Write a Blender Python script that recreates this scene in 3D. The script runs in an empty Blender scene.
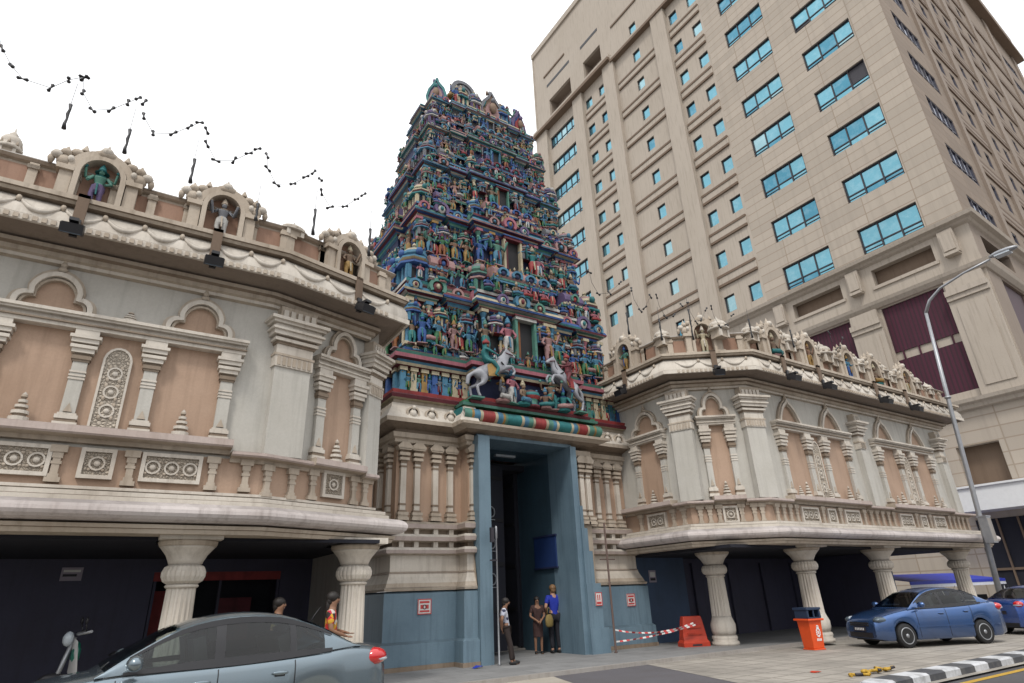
import bpy, bmesh, math, random
from mathutils import Vector, Matrix
random.seed(11)
R_ = math.radians
PI = math.pi
S = bpy.context.scene
COL = S.collection
# ------------------------------------------------------------------ camera
cam = bpy.data.cameras.new('camera'); camo = bpy.data.objects.new('camera', cam); COL.objects.link(camo)
M = Matrix(((0.84336494, 0.18322145, 0.50513906), (-0.53611081, 0.3504907, 0.76794626), (-0.03634232, -0.91846947, 0.39381857)))
rot = Matrix((( M[0][0], -M[0][1], -M[0][2]), (M[1][0], -M[1][1], -M[1][2]), (M[2][0], -M[2][1], -M[2][2])))
camo.matrix_world = Matrix.Translation((0, 0, 1.65)) @ rot.to_4x4()
cam.sensor_width = 36; cam.lens = 596/1024*36; cam.clip_start = 0.1; cam.clip_end = 2000
S.camera = camo
# ------------------------------------------------------------------ render look
S.view_settings.view_transform = 'Standard'; S.view_settings.look = 'None'; S.view_settings.exposure = 0
S.cycles.diffuse_bounces = 3
# ------------------------------------------------------------------ materials
MATS = {}
def nodes(name):
    m = bpy.data.materials.new(name); m.use_nodes = True
    nt = m.node_tree; return m, nt, nt.nodes['Principled BSDF']
def N(nt, t, **k):
    n = nt.nodes.new(t)
    for a, b in k.items(): setattr(n, a, b)
    return n
def mixc(nt, fac, a, b, mode='MIX'):
    n = N(nt, 'ShaderNodeMix', data_type='RGBA', blend_type=mode)
    for s, v in ((0, fac), (6, a), (7, b)):
        if hasattr(v, 'is_linked') or hasattr(v, 'links'): nt.links.new(v, n.inputs[s])
        elif s == 0: n.inputs[0].default_value = v
        else: n.inputs[s].default_value = (*v, 1) if len(v) == 3 else v
    return n.outputs[2]
def ramp(nt, v, a, b, lo=0., hi=1.):
    n = N(nt, 'ShaderNodeMapRange'); nt.links.new(v, n.inputs[0])
    n.inputs[1].default_value = a; n.inputs[2].default_value = b; n.inputs[3].default_value = lo; n.inputs[4].default_value = hi
    return n.outputs[0]
def noise(nt, vec, scale, detail=4, rough=.6):
    n = N(nt, 'ShaderNodeTexNoise'); n.inputs['Scale'].default_value = scale; n.inputs['Detail'].default_value = detail
    n.inputs['Roughness'].default_value = rough; nt.links.new(vec, n.inputs['Vector']); return n.outputs[0]
def wpos(nt, sc=(1, 1, 1)):
    g = N(nt, 'ShaderNodeNewGeometry'); m = N(nt, 'ShaderNodeMapping'); m.inputs['Scale'].default_value = sc
    nt.links.new(g.outputs['Position'], m.inputs[0]); return m.outputs[0]
def bump(nt, b, h, strength=.3, dist=.02):
    n = N(nt, 'ShaderNodeBump'); n.inputs['Strength'].default_value = strength; n.inputs['Distance'].default_value = dist
    nt.links.new(h, n.inputs['Height']); nt.links.new(n.outputs[0], b.inputs['Normal'])
def scale(c, k): return tuple(x*k for x in c)
def plaster(name, c, grime=.55, streak=.5, rough=.85, big=.6, bmp=.25, tint=(.6, .5, .4), mould=.85):
    """weathered painted masonry: blotches, vertical rain streaks, grain"""
    m, nt, b = nodes(name)
    n1 = noise(nt, wpos(nt), big, 5, .65); n2 = noise(nt, wpos(nt, (5, 5, .35)), 1.3, 4, .6); n3 = noise(nt, wpos(nt), 26, 3, .7)
    dk = tuple(c[i]*tint[i] for i in range(3))
    a = mixc(nt, ramp(nt, n1, .42, .72, 0, grime), c, dk)
    a = mixc(nt, ramp(nt, n2, .5, .78, 0, streak), a, scale(dk, .62))
    a = mixc(nt, ramp(nt, n3, .35, .7, 0, .22), a, scale(c, .6))
    g = N(nt, 'ShaderNodeNewGeometry'); s = N(nt, 'ShaderNodeSeparateXYZ'); nt.links.new(g.outputs['Normal'], s.inputs[0])   # mould settles on upward faces
    up = N(nt, 'ShaderNodeMath', operation='MULTIPLY'); nt.links.new(ramp(nt, s.outputs[2], .25, .8), up.inputs[0]); nt.links.new(ramp(nt, n1, .3, .6, .25, .9), up.inputs[1])
    um = N(nt, 'ShaderNodeMath', operation='MULTIPLY'); nt.links.new(up.outputs[0], um.inputs[0]); um.inputs[1].default_value = mould
    a = mixc(nt, um.outputs[0], a, scale(c, .28))
    nt.links.new(a, b.inputs['Base Color']); b.inputs['Roughness'].default_value = rough
    bump(nt, b, n3, bmp, .01); MATS[name] = m; return m
def plain(name, c, rough=.6, metal=0., coat=0., var=.25, sc=6., spec=.5):
    m, nt, b = nodes(name)
    n1 = noise(nt, wpos(nt), sc, 4)
    a = mixc(nt, ramp(nt, n1, .4, .7, 0, var), c, scale(c, .55))
    nt.links.new(a, b.inputs['Base Color']); b.inputs['Roughness'].default_value = rough; b.inputs['Metallic'].default_value = metal
    b.inputs['Coat Weight'].default_value = coat; b.inputs['Coat Roughness'].default_value = .03
    b.inputs['Specular IOR Level'].default_value = spec
    MATS[name] = m; return m
plaster('stone', (.50, .43, .35), .65, .55, tint=(.5, .43, .36))
plaster('stone_pale', (.64, .59, .52), .5, .5, tint=(.55, .48, .41))
plaster('stone_dark', (.26, .205, .155), .7, .6)  # also puts the shade of narrow recess bands into the colour
plaster('white_wall', (.53, .51, .465), .5, .4, tint=(.72, .7, .66))
plaster('salmon', (.45, .315, .23), .55, .45, tint=(.75, .7, .65))
plaster('rail_stone', (.50, .42, .385), .45, .4)
plaster('blue_plinth', (.145, .22, .275), .75, .55, tint=(.6, .65, .7), rough=.6)
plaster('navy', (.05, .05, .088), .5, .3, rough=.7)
plaster('passage_shade_blue', (.038, .078, .112), .5, .3, rough=.65); plaster('navy_lit', (.05, .085, .155), .5, .3, rough=.7)  # passage shade and the lit wall's brightness are put into these two blues
plaster('dark_recess', (.012, .013, .022), .3, .3)  # near-black; puts the shade of soffits and passage depths into the colour
plaster('brown_panel', (.34, .21, .15), .6, .5); plaster('roll_paint', (.62, .565, .545), .45, .6, tint=(.55, .48, .44))
plaster('tan_conc', (.435, .38, .32), .45, .55, tint=(.8, .78, .74), big=.15, bmp=.1)
plaster('tan_dark', (.17, .12, .085), .3, .3, big=.3)
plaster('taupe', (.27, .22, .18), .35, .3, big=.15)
plaster('grey_conc', (.33, .31, .29), .4, .4, mould=.2)
def carved(name, c, sc=9.):
    m, nt, b = nodes(name)
    v = N(nt, 'ShaderNodeTexVoronoi', feature='DISTANCE_TO_EDGE'); v.inputs['Scale'].default_value = sc
    nt.links.new(wpos(nt), v.inputs['Vector'])
    w = N(nt, 'ShaderNodeTexVoronoi', feature='F1'); w.inputs['Scale'].default_value = sc*.7; nt.links.new(wpos(nt), w.inputs['Vector'])
    a = mixc(nt, ramp(nt, v.outputs[0], .0, .12, .8, 0), c, scale(c, .42))  # shading of the relief is put into the colour along its creases
    a = mixc(nt, ramp(nt, w.outputs[0], .05, .3, .45, 0), a, scale(c, .5))
    nt.links.new(a, b.inputs['Base Color']); b.inputs['Roughness'].default_value = .9
    bump(nt, b, v.outputs[0], 1., .08); MATS[name] = m
carved('carved', (.52, .455, .375), 17.); carved('carved_dado', (.44, .375, .30), 19.)
# painted figures and mouldings on the tower
PAINT = dict(p_blue=(.025, .12, .42), p_sky=(.07, .29, .47), p_teal=(.012, .25, .26), p_green=(.05, .25, .10), p_sea=(.11, .34, .26), p_maroon=(.15, .018, .03),
    p_red=(.34, .035, .035), p_pink=(.42, .13, .17), p_rose=(.38, .21, .2), p_cream=(.52, .45, .30), p_gold=(.36, .21, .05), p_white=(.52, .51, .48),
    p_skin=(.37, .2, .12), p_tan=(.33, .21, .13), p_violet=(.17, .11, .27), p_black=(.015, .014, .018), p_grey=(.25, .26, .29), p_navy=(.02, .035, .13), p_orange=(.42, .14, .03))
for k, c in PAINT.items(): plaster(k, tuple((.82 if k in ('p_cream', 'p_pink', 'p_rose', 'p_red', 'p_white', 'p_maroon', 'p_gold') else .6)*x+.06*sum(c)/3 for x in c), .6, .5, rough=.7, big=3.2, bmp=.25, tint=(.4, .4, .44))
plaster('horse_coat', (.31, .32, .35), .45, .3, rough=.55, big=4, tint=(.5, .5, .55))
plain('metal_grey', (.33, .34, .36), .45, .6); plain('metal_dark', (.03, .03, .035), .5, .5); plain('black_rubber', (.012, .012, .013), .75)
plain('black_plastic', (.015, .015, .018), .45); plain('white_paint', (.72, .73, .74), .5, var=.12); plain('chrome', (.7, .72, .75), .15, 1.)
plain('frame_dark', (.025, .022, .03), .5); plain('rust_steel', (.09, .055, .045), .7)
plain('orange_plastic', (.72, .085, .015), .42, var=.2); plain('red_orange_plastic', (.46, .04, .014), .5, var=.35)
plain('bin_hood', (.018, .035, .075), .45); plain('yellow_paint', (.46, .28, .03), .7, var=.5, sc=9)
plain('sign_white', (.62, .62, .6), .5, var=.2); plain('sign_red', (.48, .05, .05), .5); plain('notice', (.3, .27, .33), .6); plain('board_blue', (.012, .035, .13), .6)
plain('window_frame', (.06, .055, .07), .5); plain('lens', (.10, .13, .16), .12, .3); plain('lamp_glass', (.45, .5, .55), .15)
plain('seat_cloth', (.10, .10, .105), .9); plain('awning_blue', (.03, .05, .42), .6); plain('awning_white', (.62, .64, .72), .6)
plain('hair', (.012, .009, .008), .6); plain('hair_fair', (.20, .11, .05), .6); plain('skin', (.24, .125, .075), .55, var=.15); plain('skin_fair', (.45, .25, .17), .55, var=.15)
plain('shirt_blue', (.012, .03, .33), .8, var=.35, sc=12); plain('trousers_black', (.010, .010, .016), .85); plain('trousers_brown', (.03, .02, .018), .85)
plain('dress_dark', (.045, .02, .018), .85, var=.5, sc=20); plain('shawl', (.28, .26, .25), .85); plain('bag_tan', (.22, .16, .05), .8)
plain('scooter_white', (.6, .6, .6), .3, coat=.5); plain('scooter_green', (.008, .12, .085), .3, coat=.5); plain('scooter_maroon', (.12, .012, .03), .3, coat=.5)
def patterned(name, cols, sc):
    m, nt, b = nodes(name)
    tc = N(nt, 'ShaderNodeTexCoord'); v = N(nt, 'ShaderNodeTexVoronoi'); v.inputs['Scale'].default_value = sc; nt.links.new(tc.outputs['Object'], v.inputs['Vector'])
    s = N(nt, 'ShaderNodeSeparateColor'); nt.links.new(v.outputs['Color'], s.inputs[0])
    r = N(nt, 'ShaderNodeValToRGB'); r.color_ramp.interpolation = 'CONSTANT'
    el = r.color_ramp.elements
    while len(el) < len(cols): el.new(.5)
    for i, c in enumerate(cols): el[i].position = i/len(cols); el[i].color = (*c, 1)
    nt.links.new(s.outputs[0], r.inputs[0]); nt.links.new(r.outputs[0], b.inputs['Base Color']); b.inputs['Roughness'].default_value = .85
    MATS[name] = m
patterned('shirt_checked', [(.55, .56, .62), (.03, .035, .07), (.4, .42, .5)], 11); patterned('dress_pattern', [(.5, .03, .03), (.03, .02, .02), (.55, .3, .03), (.55, .5, .45), (.45, .02, .05)], 12)
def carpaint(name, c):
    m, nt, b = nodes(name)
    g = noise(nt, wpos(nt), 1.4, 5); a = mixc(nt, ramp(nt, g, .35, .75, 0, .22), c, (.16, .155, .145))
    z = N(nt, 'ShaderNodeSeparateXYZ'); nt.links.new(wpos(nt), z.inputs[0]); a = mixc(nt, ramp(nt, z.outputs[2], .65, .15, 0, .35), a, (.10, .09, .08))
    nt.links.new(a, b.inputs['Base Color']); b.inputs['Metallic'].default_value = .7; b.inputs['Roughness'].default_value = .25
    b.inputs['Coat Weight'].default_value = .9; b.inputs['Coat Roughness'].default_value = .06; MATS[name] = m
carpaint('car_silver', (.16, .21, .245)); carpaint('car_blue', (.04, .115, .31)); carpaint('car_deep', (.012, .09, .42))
m, nt, b = nodes('clear_glass'); tr = N(nt, 'ShaderNodeBsdfTransparent'); tr.inputs[0].default_value = (.42, .48, .47, 1); gl = N(nt, 'ShaderNodeBsdfGlossy'); gl.inputs['Roughness'].default_value = .02; fr = N(nt, 'ShaderNodeFresnel'); fr.inputs[0].default_value = 1.6
ms = N(nt, 'ShaderNodeMixShader'); nt.links.new(fr.outputs[0], ms.inputs[0]); nt.links.new(tr.outputs[0], ms.inputs[1]); nt.links.new(gl.outputs[0], ms.inputs[2]); nt.links.new(ms.outputs[0], nt.nodes['Material Output'].inputs[0]); MATS['clear_glass'] = m
m, nt, b = nodes('car_glass'); b.inputs['Base Color'].default_value = (.012, .018, .02, 1); b.inputs['Roughness'].default_value = .05; b.inputs['Specular IOR Level'].default_value = .6; MATS['car_glass'] = m
m, nt, b = nodes('tail_red'); b.inputs['Base Color'].default_value = (.5, .008, .012, 1); b.inputs['Roughness'].default_value = .15; b.inputs['Coat Weight'].default_value = 1; MATS['tail_red'] = m
def towerglass(name, c, met=.85):
    m, nt, b = nodes(name)
    n = noise(nt, wpos(nt), .35, 3); n2 = noise(nt, wpos(nt), 2.1, 2)
    a = mixc(nt, ramp(nt, n, .35, .7, 0, .4), c, scale(c, .7)); a = mixc(nt, ramp(nt, n2, .45, .7, 0, .08), a, (.9, 1, 1))
    nt.links.new(a, b.inputs['Base Color']); b.inputs['Metallic'].default_value = met; b.inputs['Roughness'].default_value = .09; bump(nt, b, n, .03, .05); MATS[name] = m
towerglass('glass_cyan', (.17, .39, .47)); towerglass('glass_violet', (.20, .25, .38)); towerglass('glass_pale', (.30, .48, .52)); towerglass('glass_deep', (.085, .26, .35))
def tiles(name, c, joint, bw, bh, axes='xy', mortar=.012, rough=.85, dark=.55, off=.5, nsc=1.2, grime=.5):
    m, nt, b = nodes(name)
    g = N(nt, 'ShaderNodeNewGeometry'); s = N(nt, 'ShaderNodeSeparateXYZ'); nt.links.new(g.outputs['Position'], s.inputs[0])
    cb = N(nt, 'ShaderNodeCombineXYZ'); nt.links.new(s.outputs['XYZ'.index(axes[0].upper())], cb.inputs[0]); nt.links.new(s.outputs['XYZ'.index(axes[1].upper())], cb.inputs[1])
    t = N(nt, 'ShaderNodeTexBrick'); t.offset = off; nt.links.new(cb.outputs[0], t.inputs['Vector'])
    t.inputs['Scale'].default_value = 1; t.inputs['Brick Width'].default_value = bw; t.inputs['Row Height'].default_value = bh; t.inputs['Mortar Size'].default_value = mortar
    t.inputs['Color1'].default_value = (*c, 1); t.inputs['Color2'].default_value = (*scale(c, .84), 1); t.inputs['Mortar'].default_value = (*joint, 1)
    n1 = noise(nt, wpos(nt), nsc, 6, .7); n2 = noise(nt, wpos(nt), 30, 3, .7)
    a = mixc(nt, ramp(nt, n1, .42, .75, 0, grime), t.outputs[0], scale(c, dark))
    if axes[1] == 'z': a = mixc(nt, ramp(nt, noise(nt, wpos(nt, (2.2, 2.2, .06)), 1.0, 5, .65), .5, .75, 0, .4), a, scale(c, .55))
    a = mixc(nt, ramp(nt, n2, .4, .7, 0, .25), a, scale(c, .55))
    nt.links.new(a, b.inputs['Base Color']); b.inputs['Roughness'].default_value = rough; bump(nt, b, n2, .2, .01); MATS[name] = m
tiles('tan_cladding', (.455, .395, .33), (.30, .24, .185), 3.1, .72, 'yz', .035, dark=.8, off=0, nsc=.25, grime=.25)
tiles('tan_cladding_shaded', (.26, .205, .16), (.2, .145, .1), 3.1, .72, 'xz', .035, dark=.8, off=0, nsc=.25, grime=.25)  # darker copy of tan_cladding: the street side's shade is in the colour
tiles('apron_tiles', (.36, .33, .29), (.2, .18, .155), .6, .6, 'xy', .028, dark=.42, off=0, nsc=.6, grime=.85)
tiles('pavement', (.25, .25, .25), (.14, .14, .14), 1.2, .6, 'xy', .014, dark=.5, nsc=.8, grime=.7)
tiles('shutter', (.065, .006, .024), (.03, .006, .014), .24, 90, 'yz', .05, rough=.75, nsc=.5, off=0)
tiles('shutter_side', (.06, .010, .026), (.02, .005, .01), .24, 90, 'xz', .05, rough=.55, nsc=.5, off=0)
plaster('asphalt', (.075, .073, .078), .5, .0, rough=.9, big=.5, bmp=.4, mould=0); plaster('asphalt_patch', (.10, .095, .105), .4, 0, rough=.9, big=.7, bmp=.4, mould=0)
plaster('concrete_floor', (.38, .35, .30), .55, 0, rough=.9, big=.7, bmp=.2, mould=0)
m, nt, b = nodes('kerb_paint')
s = N(nt, 'ShaderNodeSeparateXYZ'); nt.links.new(wpos(nt), s.inputs[0])
mt = N(nt, 'ShaderNodeMath', operation='PINGPONG'); nt.links.new(s.outputs[0], mt.inputs[0]); mt.inputs[1].default_value = .62
g = N(nt, 'ShaderNodeMath', operation='GREATER_THAN'); nt.links.new(mt.outputs[0], g.inputs[0]); g.inputs[1].default_value = .31
n1 = noise(nt, wpos(nt), 4, 6, .7)
a = mixc(nt, g.outputs[0], (.05, .052, .06), (.5, .51, .53)); a = mixc(nt, ramp(nt, n1, .45, .7, 0, .6), a, (.12, .115, .11))
nt.links.new(a, b.inputs['Base Color']); b.inputs['Roughness'].default_value = .8; MATS['kerb_paint'] = m
# ------------------------------------------------------------------ mesh building
class MB:
    def __init__(s, mat='stone'): s.v = []; s.f = []; s.m = []; s.sm = []; s.mats = []; s.cur = mat
    def mi(s, mat):
        mat = mat or s.cur
        if mat not in s.mats: s.mats.append(mat)
        return s.mats.index(mat)
    def add(s, vs, fs, mat=None, smooth=False):
        o = len(s.v); s.v += [tuple(p) for p in vs]; k = s.mi(mat)
        for f in fs: s.f.append([o+i for i in f]); s.m.append(k); s.sm.append(smooth)
        return s
    def box(s, x0, x1, y0, y1, z0, z1, mat=None):
        return s.add([(x0, y0, z0), (x1, y0, z0), (x1, y1, z0), (x0, y1, z0), (x0, y0, z1), (x1, y0, z1), (x1, y1, z1), (x0, y1, z1)],
              [(0, 3, 2, 1), (4, 5, 6, 7), (0, 1, 5, 4), (1, 2, 6, 5), (2, 3, 7, 6), (3, 0, 4, 7)], mat)
    def cbox(s, c, d, mat=None): return s.box(c[0]-d[0]/2, c[0]+d[0]/2, c[1]-d[1]/2, c[1]+d[1]/2, c[2]-d[2]/2, c[2]+d[2]/2, mat)
    def obox(s, c, d, mtx, mat=None):
        hx, hy, hz = d[0]/2, d[1]/2, d[2]/2; c = Vector(c)
        vs = [c+mtx@Vector((a*hx, b_*hy, e*hz)) for e in (-1, 1) for a, b_ in ((-1, -1), (1, -1), (1, 1), (-1, 1))]
        return s.add(vs, [(0, 3, 2, 1), (4, 5, 6, 7), (0, 1, 5, 4), (1, 2, 6, 5), (2, 3, 7, 6), (3, 0, 4, 7)], mat)
    def lathe(s, prof, n=12, c=(0, 0, 0), mat=None, smooth=True, sy=1., fl=0., nf=0, a0=0., mats=None):
        vs = []; L = len(prof)
        for r, z in prof:
            for i in range(n):
                a = a0+2*PI*i/n; rr = r*(1-fl*(1+math.cos(nf*a))/2) if nf else r
                vs.append((c[0]+rr*math.cos(a), c[1]+rr*math.sin(a)*sy, c[2]+z))
        for j in range(L-1):
            s.add(vs[j*n:(j+2)*n], [(i, (i+1) % n, n+(i+1) % n, n+i) for i in range(n)], mats[j] if mats else mat, smooth)
        s.add(vs[:n], [tuple(reversed(range(n)))], mats[0] if mats else mat); s.add(vs[-n:], [tuple(range(n))], mats[-1] if mats else mat)
        return s
    def ell(s, c, r, mat=None, n=8, k=5):
        p = [(max(math.sin(PI*j/k), .02), -math.cos(PI*j/k)) for j in range(k+1)]
        vs = [(c[0]+r[0]*a*math.cos(2*PI*i/n), c[1]+r[1]*a*math.sin(2*PI*i/n), c[2]+r[2]*z) for a, z in p for i in range(n)]
        fs = [(j*n+i, j*n+(i+1) % n, (j+1)*n+(i+1) % n, (j+1)*n+i) for j in range(k) for i in range(n)]
        return s.add(vs, fs, mat, True)
    def tube(s, pts, r, n=6, mat=None, smooth=True):
        pts = [Vector(p) for p in pts]; L = len(pts); rs = r if isinstance(r, (list, tuple)) else [r]*L; vs = []; pu = None
        for i, p in enumerate(pts):
            t = (pts[min(i+1, L-1)]-pts[max(i-1, 0)]).normalized()
            u = t.orthogonal().normalized() if pu is None else (pu-t*pu.dot(t)).normalized()
            pu = u; w = t.cross(u)
            vs += [p+(u*math.cos(2*PI*k/n)+w*math.sin(2*PI*k/n))*rs[i] for k in range(n)]
        fs = [(i*n+k, i*n+(k+1) % n, (i+1)*n+(k+1) % n, (i+1)*n+k) for i in range(L-1) for k in range(n)]
        s.add(vs, fs, mat, smooth); s.add(vs[:n], [tuple(reversed(range(n)))], mat); s.add(vs[-n:], [tuple(range(n))], mat)
        return s
    def sweep(s, path, prof, mat=None, closed=False, mats=None, smooth=False, caps=True, shift=0):
        """profile (outward, z) along a plan polyline with mitred corners; outward is to the right of the path"""
        P = [Vector((p[0], p[1])) for p in path]; n = len(P); off = []
        for i in range(n):
            a = P[i]-P[i-1] if (i > 0 or closed) else P[1]-P[0]
            b_ = P[(i+1) % n]-P[i] if (i < n-1 or closed) else P[i]-P[i-1]
            n1 = Vector((a.y, -a.x)).normalized(); n2 = Vector((b_.y, -b_.x)).normalized(); q = n1+n2
            off.append(q/max(q.dot(n1), .25) if q.length > 1e-6 else n1)
        L = len(prof)
        for j in range(L-1):
            (d0, z0), (d1, z1) = prof[j], prof[j+1]
            vs = [(P[i].x+off[i].x*d0, P[i].y+off[i].y*d0, z0) for i in range(n)]+[(P[i].x+off[i].x*d1, P[i].y+off[i].y*d1, z1) for i in range(n)]
            m_ = n if closed else n-1
            if shift:
                for i in range(m_): s.add(vs, [(i, (i+1) % n, n+(i+1) % n, n+i)], mats[(j+shift*(i//2)) % len(mats)], smooth)
                continue
            s.add(vs, [(i, (i+1) % n, n+(i+1) % n, n+i) for i in range(m_)], mats[j] if mats else mat, smooth)
        if caps and not closed:
            for i in (0, n-1):
                vs = [(P[i].x+off[i].x*d, P[i].y+off[i].y*d, z) for d, z in prof]
                s.add(vs, [tuple(range(L)) if i else tuple(reversed(range(L)))], mats[0] if mats else mat)
        return s
    def ribbon(s, cur, w, y0, y1, mat=None):
        """a moulding of width w following a curve in the XZ plane, from y0 (front) to y1"""
        n = len(cur); C = [Vector((p[0], p[1])) for p in cur]; inn = []; out = []
        for i in range(n):
            t = (C[min(i+1, n-1)]-C[max(i-1, 0)]).normalized(); q = Vector((-t.y, t.x)); inn.append(C[i]-q*w/2); out.append(C[i]+q*w/2)
        for i in range(n-1):
            a, b_, c, d = inn[i], inn[i+1], out[i+1], out[i]
            vs = [(p.x, y0, p.y) for p in (a, b_, c, d)]+[(p.x, y1, p.y) for p in (a, b_, c, d)]
            s.add(vs, [(0, 1, 2, 3), (3, 2, 6, 7), (1, 0, 4, 5), (0, 3, 7, 4), (2, 1, 5, 6)], mat)
        return s
    def poly(s, cur, y0, y1, mat=None):
        """extruded polygon in the XZ plane"""
        n = len(cur)
        s.add([(p[0], y0, p[1]) for p in cur], [tuple(range(n))], mat)
        return s.add([(p[0], y0, p[1]) for p in cur]+[(p[0], y1, p[1]) for p in cur], [((i+1) % n, i, n+i, n+(i+1) % n) for i in range(n)], mat)
    def mesh(s, name, fix=True):
        me = bpy.data.meshes.new(name); me.from_pydata(s.v, [], s.f)
        for k in s.mats: me.materials.append(MATS[k])
        me.polygons.foreach_set('material_index', s.m); me.polygons.foreach_set('use_smooth', s.sm); me.update()
        if fix:
            bm = bmesh.new(); bm.from_mesh(me); bmesh.ops.remove_doubles(bm, verts=bm.verts, dist=.0004); bmesh.ops.recalc_face_normals(bm, faces=bm.faces); bm.to_mesh(me); bm.free()
        return me
def thing(name, label, cat, loc=(0, 0, 0), rz=0., group=None, mesh=None):
    o = bpy.data.objects.new(name, mesh); COL.objects.link(o); o.location = loc; o.rotation_euler = (0, 0, rz)
    o['label'] = label; o['category'] = cat
    if group: o['group'] = group
    return o
def struct(name, mesh, loc=(0, 0, 0)):
    o = bpy.data.objects.new(name, mesh); COL.objects.link(o); o.location = loc; o['kind'] = 'structure'; return o
def part(name, me, parent, loc=(0, 0, 0), rz=0., sc=None, label=None, stuff=False):
    """child object; loc is in the parent's own frame"""
    if isinstance(me, MB): me = me.mesh(name)
    o = bpy.data.objects.new(name, me); COL.objects.link(o); o.parent = parent; o.location = loc; o.rotation_euler = (0, 0, rz)
    if sc is not None: o.scale = sc if isinstance(sc, (tuple, list)) else (sc, sc, sc)
    if label: o['label'] = label
    if stuff: o['kind'] = 'stuff'
    return o
def bevel(o, w=.01, seg=2):
    b_ = o.modifiers.new('bevel', 'BEVEL'); b_.width = w; b_.segments = seg; b_.limit_method = 'ANGLE'; b_.angle_limit = R_(40); return o
def copy_tree(o, parent=None):
    c = o.copy(); COL.objects.link(c); c.parent = parent
    for ch in list(o.children): copy_tree(ch, c)
    return c
def arc(cx, cz, r, a0, a1, n, rz=None):
    rz = rz or r
    return [(cx+r*math.cos(R_(a0+(a1-a0)*i/n)), cz+rz*math.sin(R_(a0+(a1-a0)*i/n))) for i in range(n+1)]
# ------------------------------------------------------------------ sky and sun (bright overcast)
w = bpy.data.worlds.new('World'); S.world = w; w.use_nodes = True; nt = w.node_tree; bg = nt.nodes['Background']
sky = N(nt, 'ShaderNodeTexSky', sky_type='NISHITA'); sky.sun_disc = False; sky.sun_elevation = R_(58); sky.sun_rotation = R_(215); sky.dust_density = 3
tc = N(nt, 'ShaderNodeTexCoord')
n1 = noise(nt, tc.outputs['Generated'], 1.6, 5, .55)
cl = mixc(nt, ramp(nt, n1, .35, .65), (.92, .94, .97), (1.03, 1.03, 1.03))
sz = N(nt, 'ShaderNodeSeparateXYZ'); nt.links.new(tc.outputs['Generated'], sz.inputs[0]); lum = ramp(nt, sz.outputs[2], 0, 1, 7.6, 20.5)   # an overcast sky is brightest overhead
vm = N(nt, 'ShaderNodeVectorMath', operation='SCALE'); nt.links.new(cl, vm.inputs[0]); nt.links.new(lum, vm.inputs['Scale']); cl = vm.outputs[0]
mx = mixc(nt, .93, sky.outputs[0], cl)
nt.links.new(mx, bg.inputs[0]); bg.inputs[1].default_value = .1
sun = bpy.data.lights.new('sun', 'SUN'); sun.energy = 1.9; sun.angle = R_(11); sun.color = (1, .95, .88)
suno = bpy.data.objects.new('sun', sun); COL.objects.link(suno)
az = Vector((-.62, -.62, 1.15)).normalized(); suno.rotation_euler = (-az).to_track_quat('-Z', 'Y').to_euler()
sky.sun_elevation = math.asin(az.z); sky.sun_rotation = math.atan2(az.x, az.y)
# ================================================================== ground
def sheet(name, pts, z, mat):
    return struct(name, MB(mat).add([(x, y, z) for x, y in pts], [tuple(range(len(pts)))]).mesh(name))
sheet('ground', [(-400, -400), (500, -400), (500, 500), (-400, 500)], -.13, 'grey_conc')
sheet('road', [(-120, -12), (200, -12), (200, 6.6), (-120, 6.6)], -.115, 'asphalt')
sheet('parking_apron', [(-60, 6.4), (8.0, 6.4), (8.6, 10.8), (9.3, 13), (-60, 13)], -.085, 'concrete_floor')
sheet('asphalt_entry', [(8.0, 6.4), (9.9, 6.4), (10.75, 8.3), (12.3, 13), (9.3, 13), (8.6, 10.8)], -.081, 'asphalt_patch')
sheet('tiled_apron', [(9.9, 6.4), (90, 6.4), (90, 13), (12.3, 13), (10.75, 8.3)], -.077, 'apron_tiles')
mb = MB('pavement'); mb.box(-60, 95, 13, 60, -.12, 0); struct('pavement', mb.mesh('pavement'))
mb = MB('grey_conc'); mb.box(-60, 95, 12.86, 12.997, -.12, .006); struct('pavement_kerb', mb.mesh('pavement_kerb'))
# kerb island with black and white paint, rounded at the near end
kp = [(60, 6.55)]+[(12.2-.0-1.2*math.sin(R_(a)), 5.35+1.2*math.cos(R_(a))) for a in range(0, 91, 15)]
mb = MB('kerb_paint'); mb.sweep(kp, [(-.0, -.11), (.0, .03), (.05, .06), (.42, .06), (.48, .03), (.5, -.11)]); struct('striped_kerb', mb.mesh('striped_kerb'))
kp2 = [(60, 7.22)]+[(12.0-1.7*math.sin(R_(a)), 5.5+1.72*math.cos(R_(a))) for a in range(0, 91, 15)]
mb = MB('grey_conc'); mb.sweep(kp2, [(-.12, -.1), (-.1, -.035), (.1, -.035), (.12, -.1)]); struct('gutter_edge', mb.mesh('gutter_edge'))
sheet('yellow_line', [(13.0, 6.1), (60, 6.1), (60, 6.24), (13.0, 6.24)], -.109, 'yellow_paint')

# ================================================================== high-rise
BX, BY, BD, BW = 40.0, 10.35, 41.6, 59.0        # face plane, near corner, depth, street width
SA = math.atan2(.05, 1)                         # the street side runs slightly askew
sx, sy = math.cos(SA), math.sin(SA)
hr = thing('high_rise_building', 'tall beige office block with cyan windows rising behind the temple', 'building', (BX, BY, 0))
def hp(name, mb, lbl=None): return part(name, mb, hr, (-BX, -BY, 0), label=lbl)
def sidept(u, d, z): return (BX+u*sx+d*sy, BY+u*sy-d*sx, z)
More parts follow.
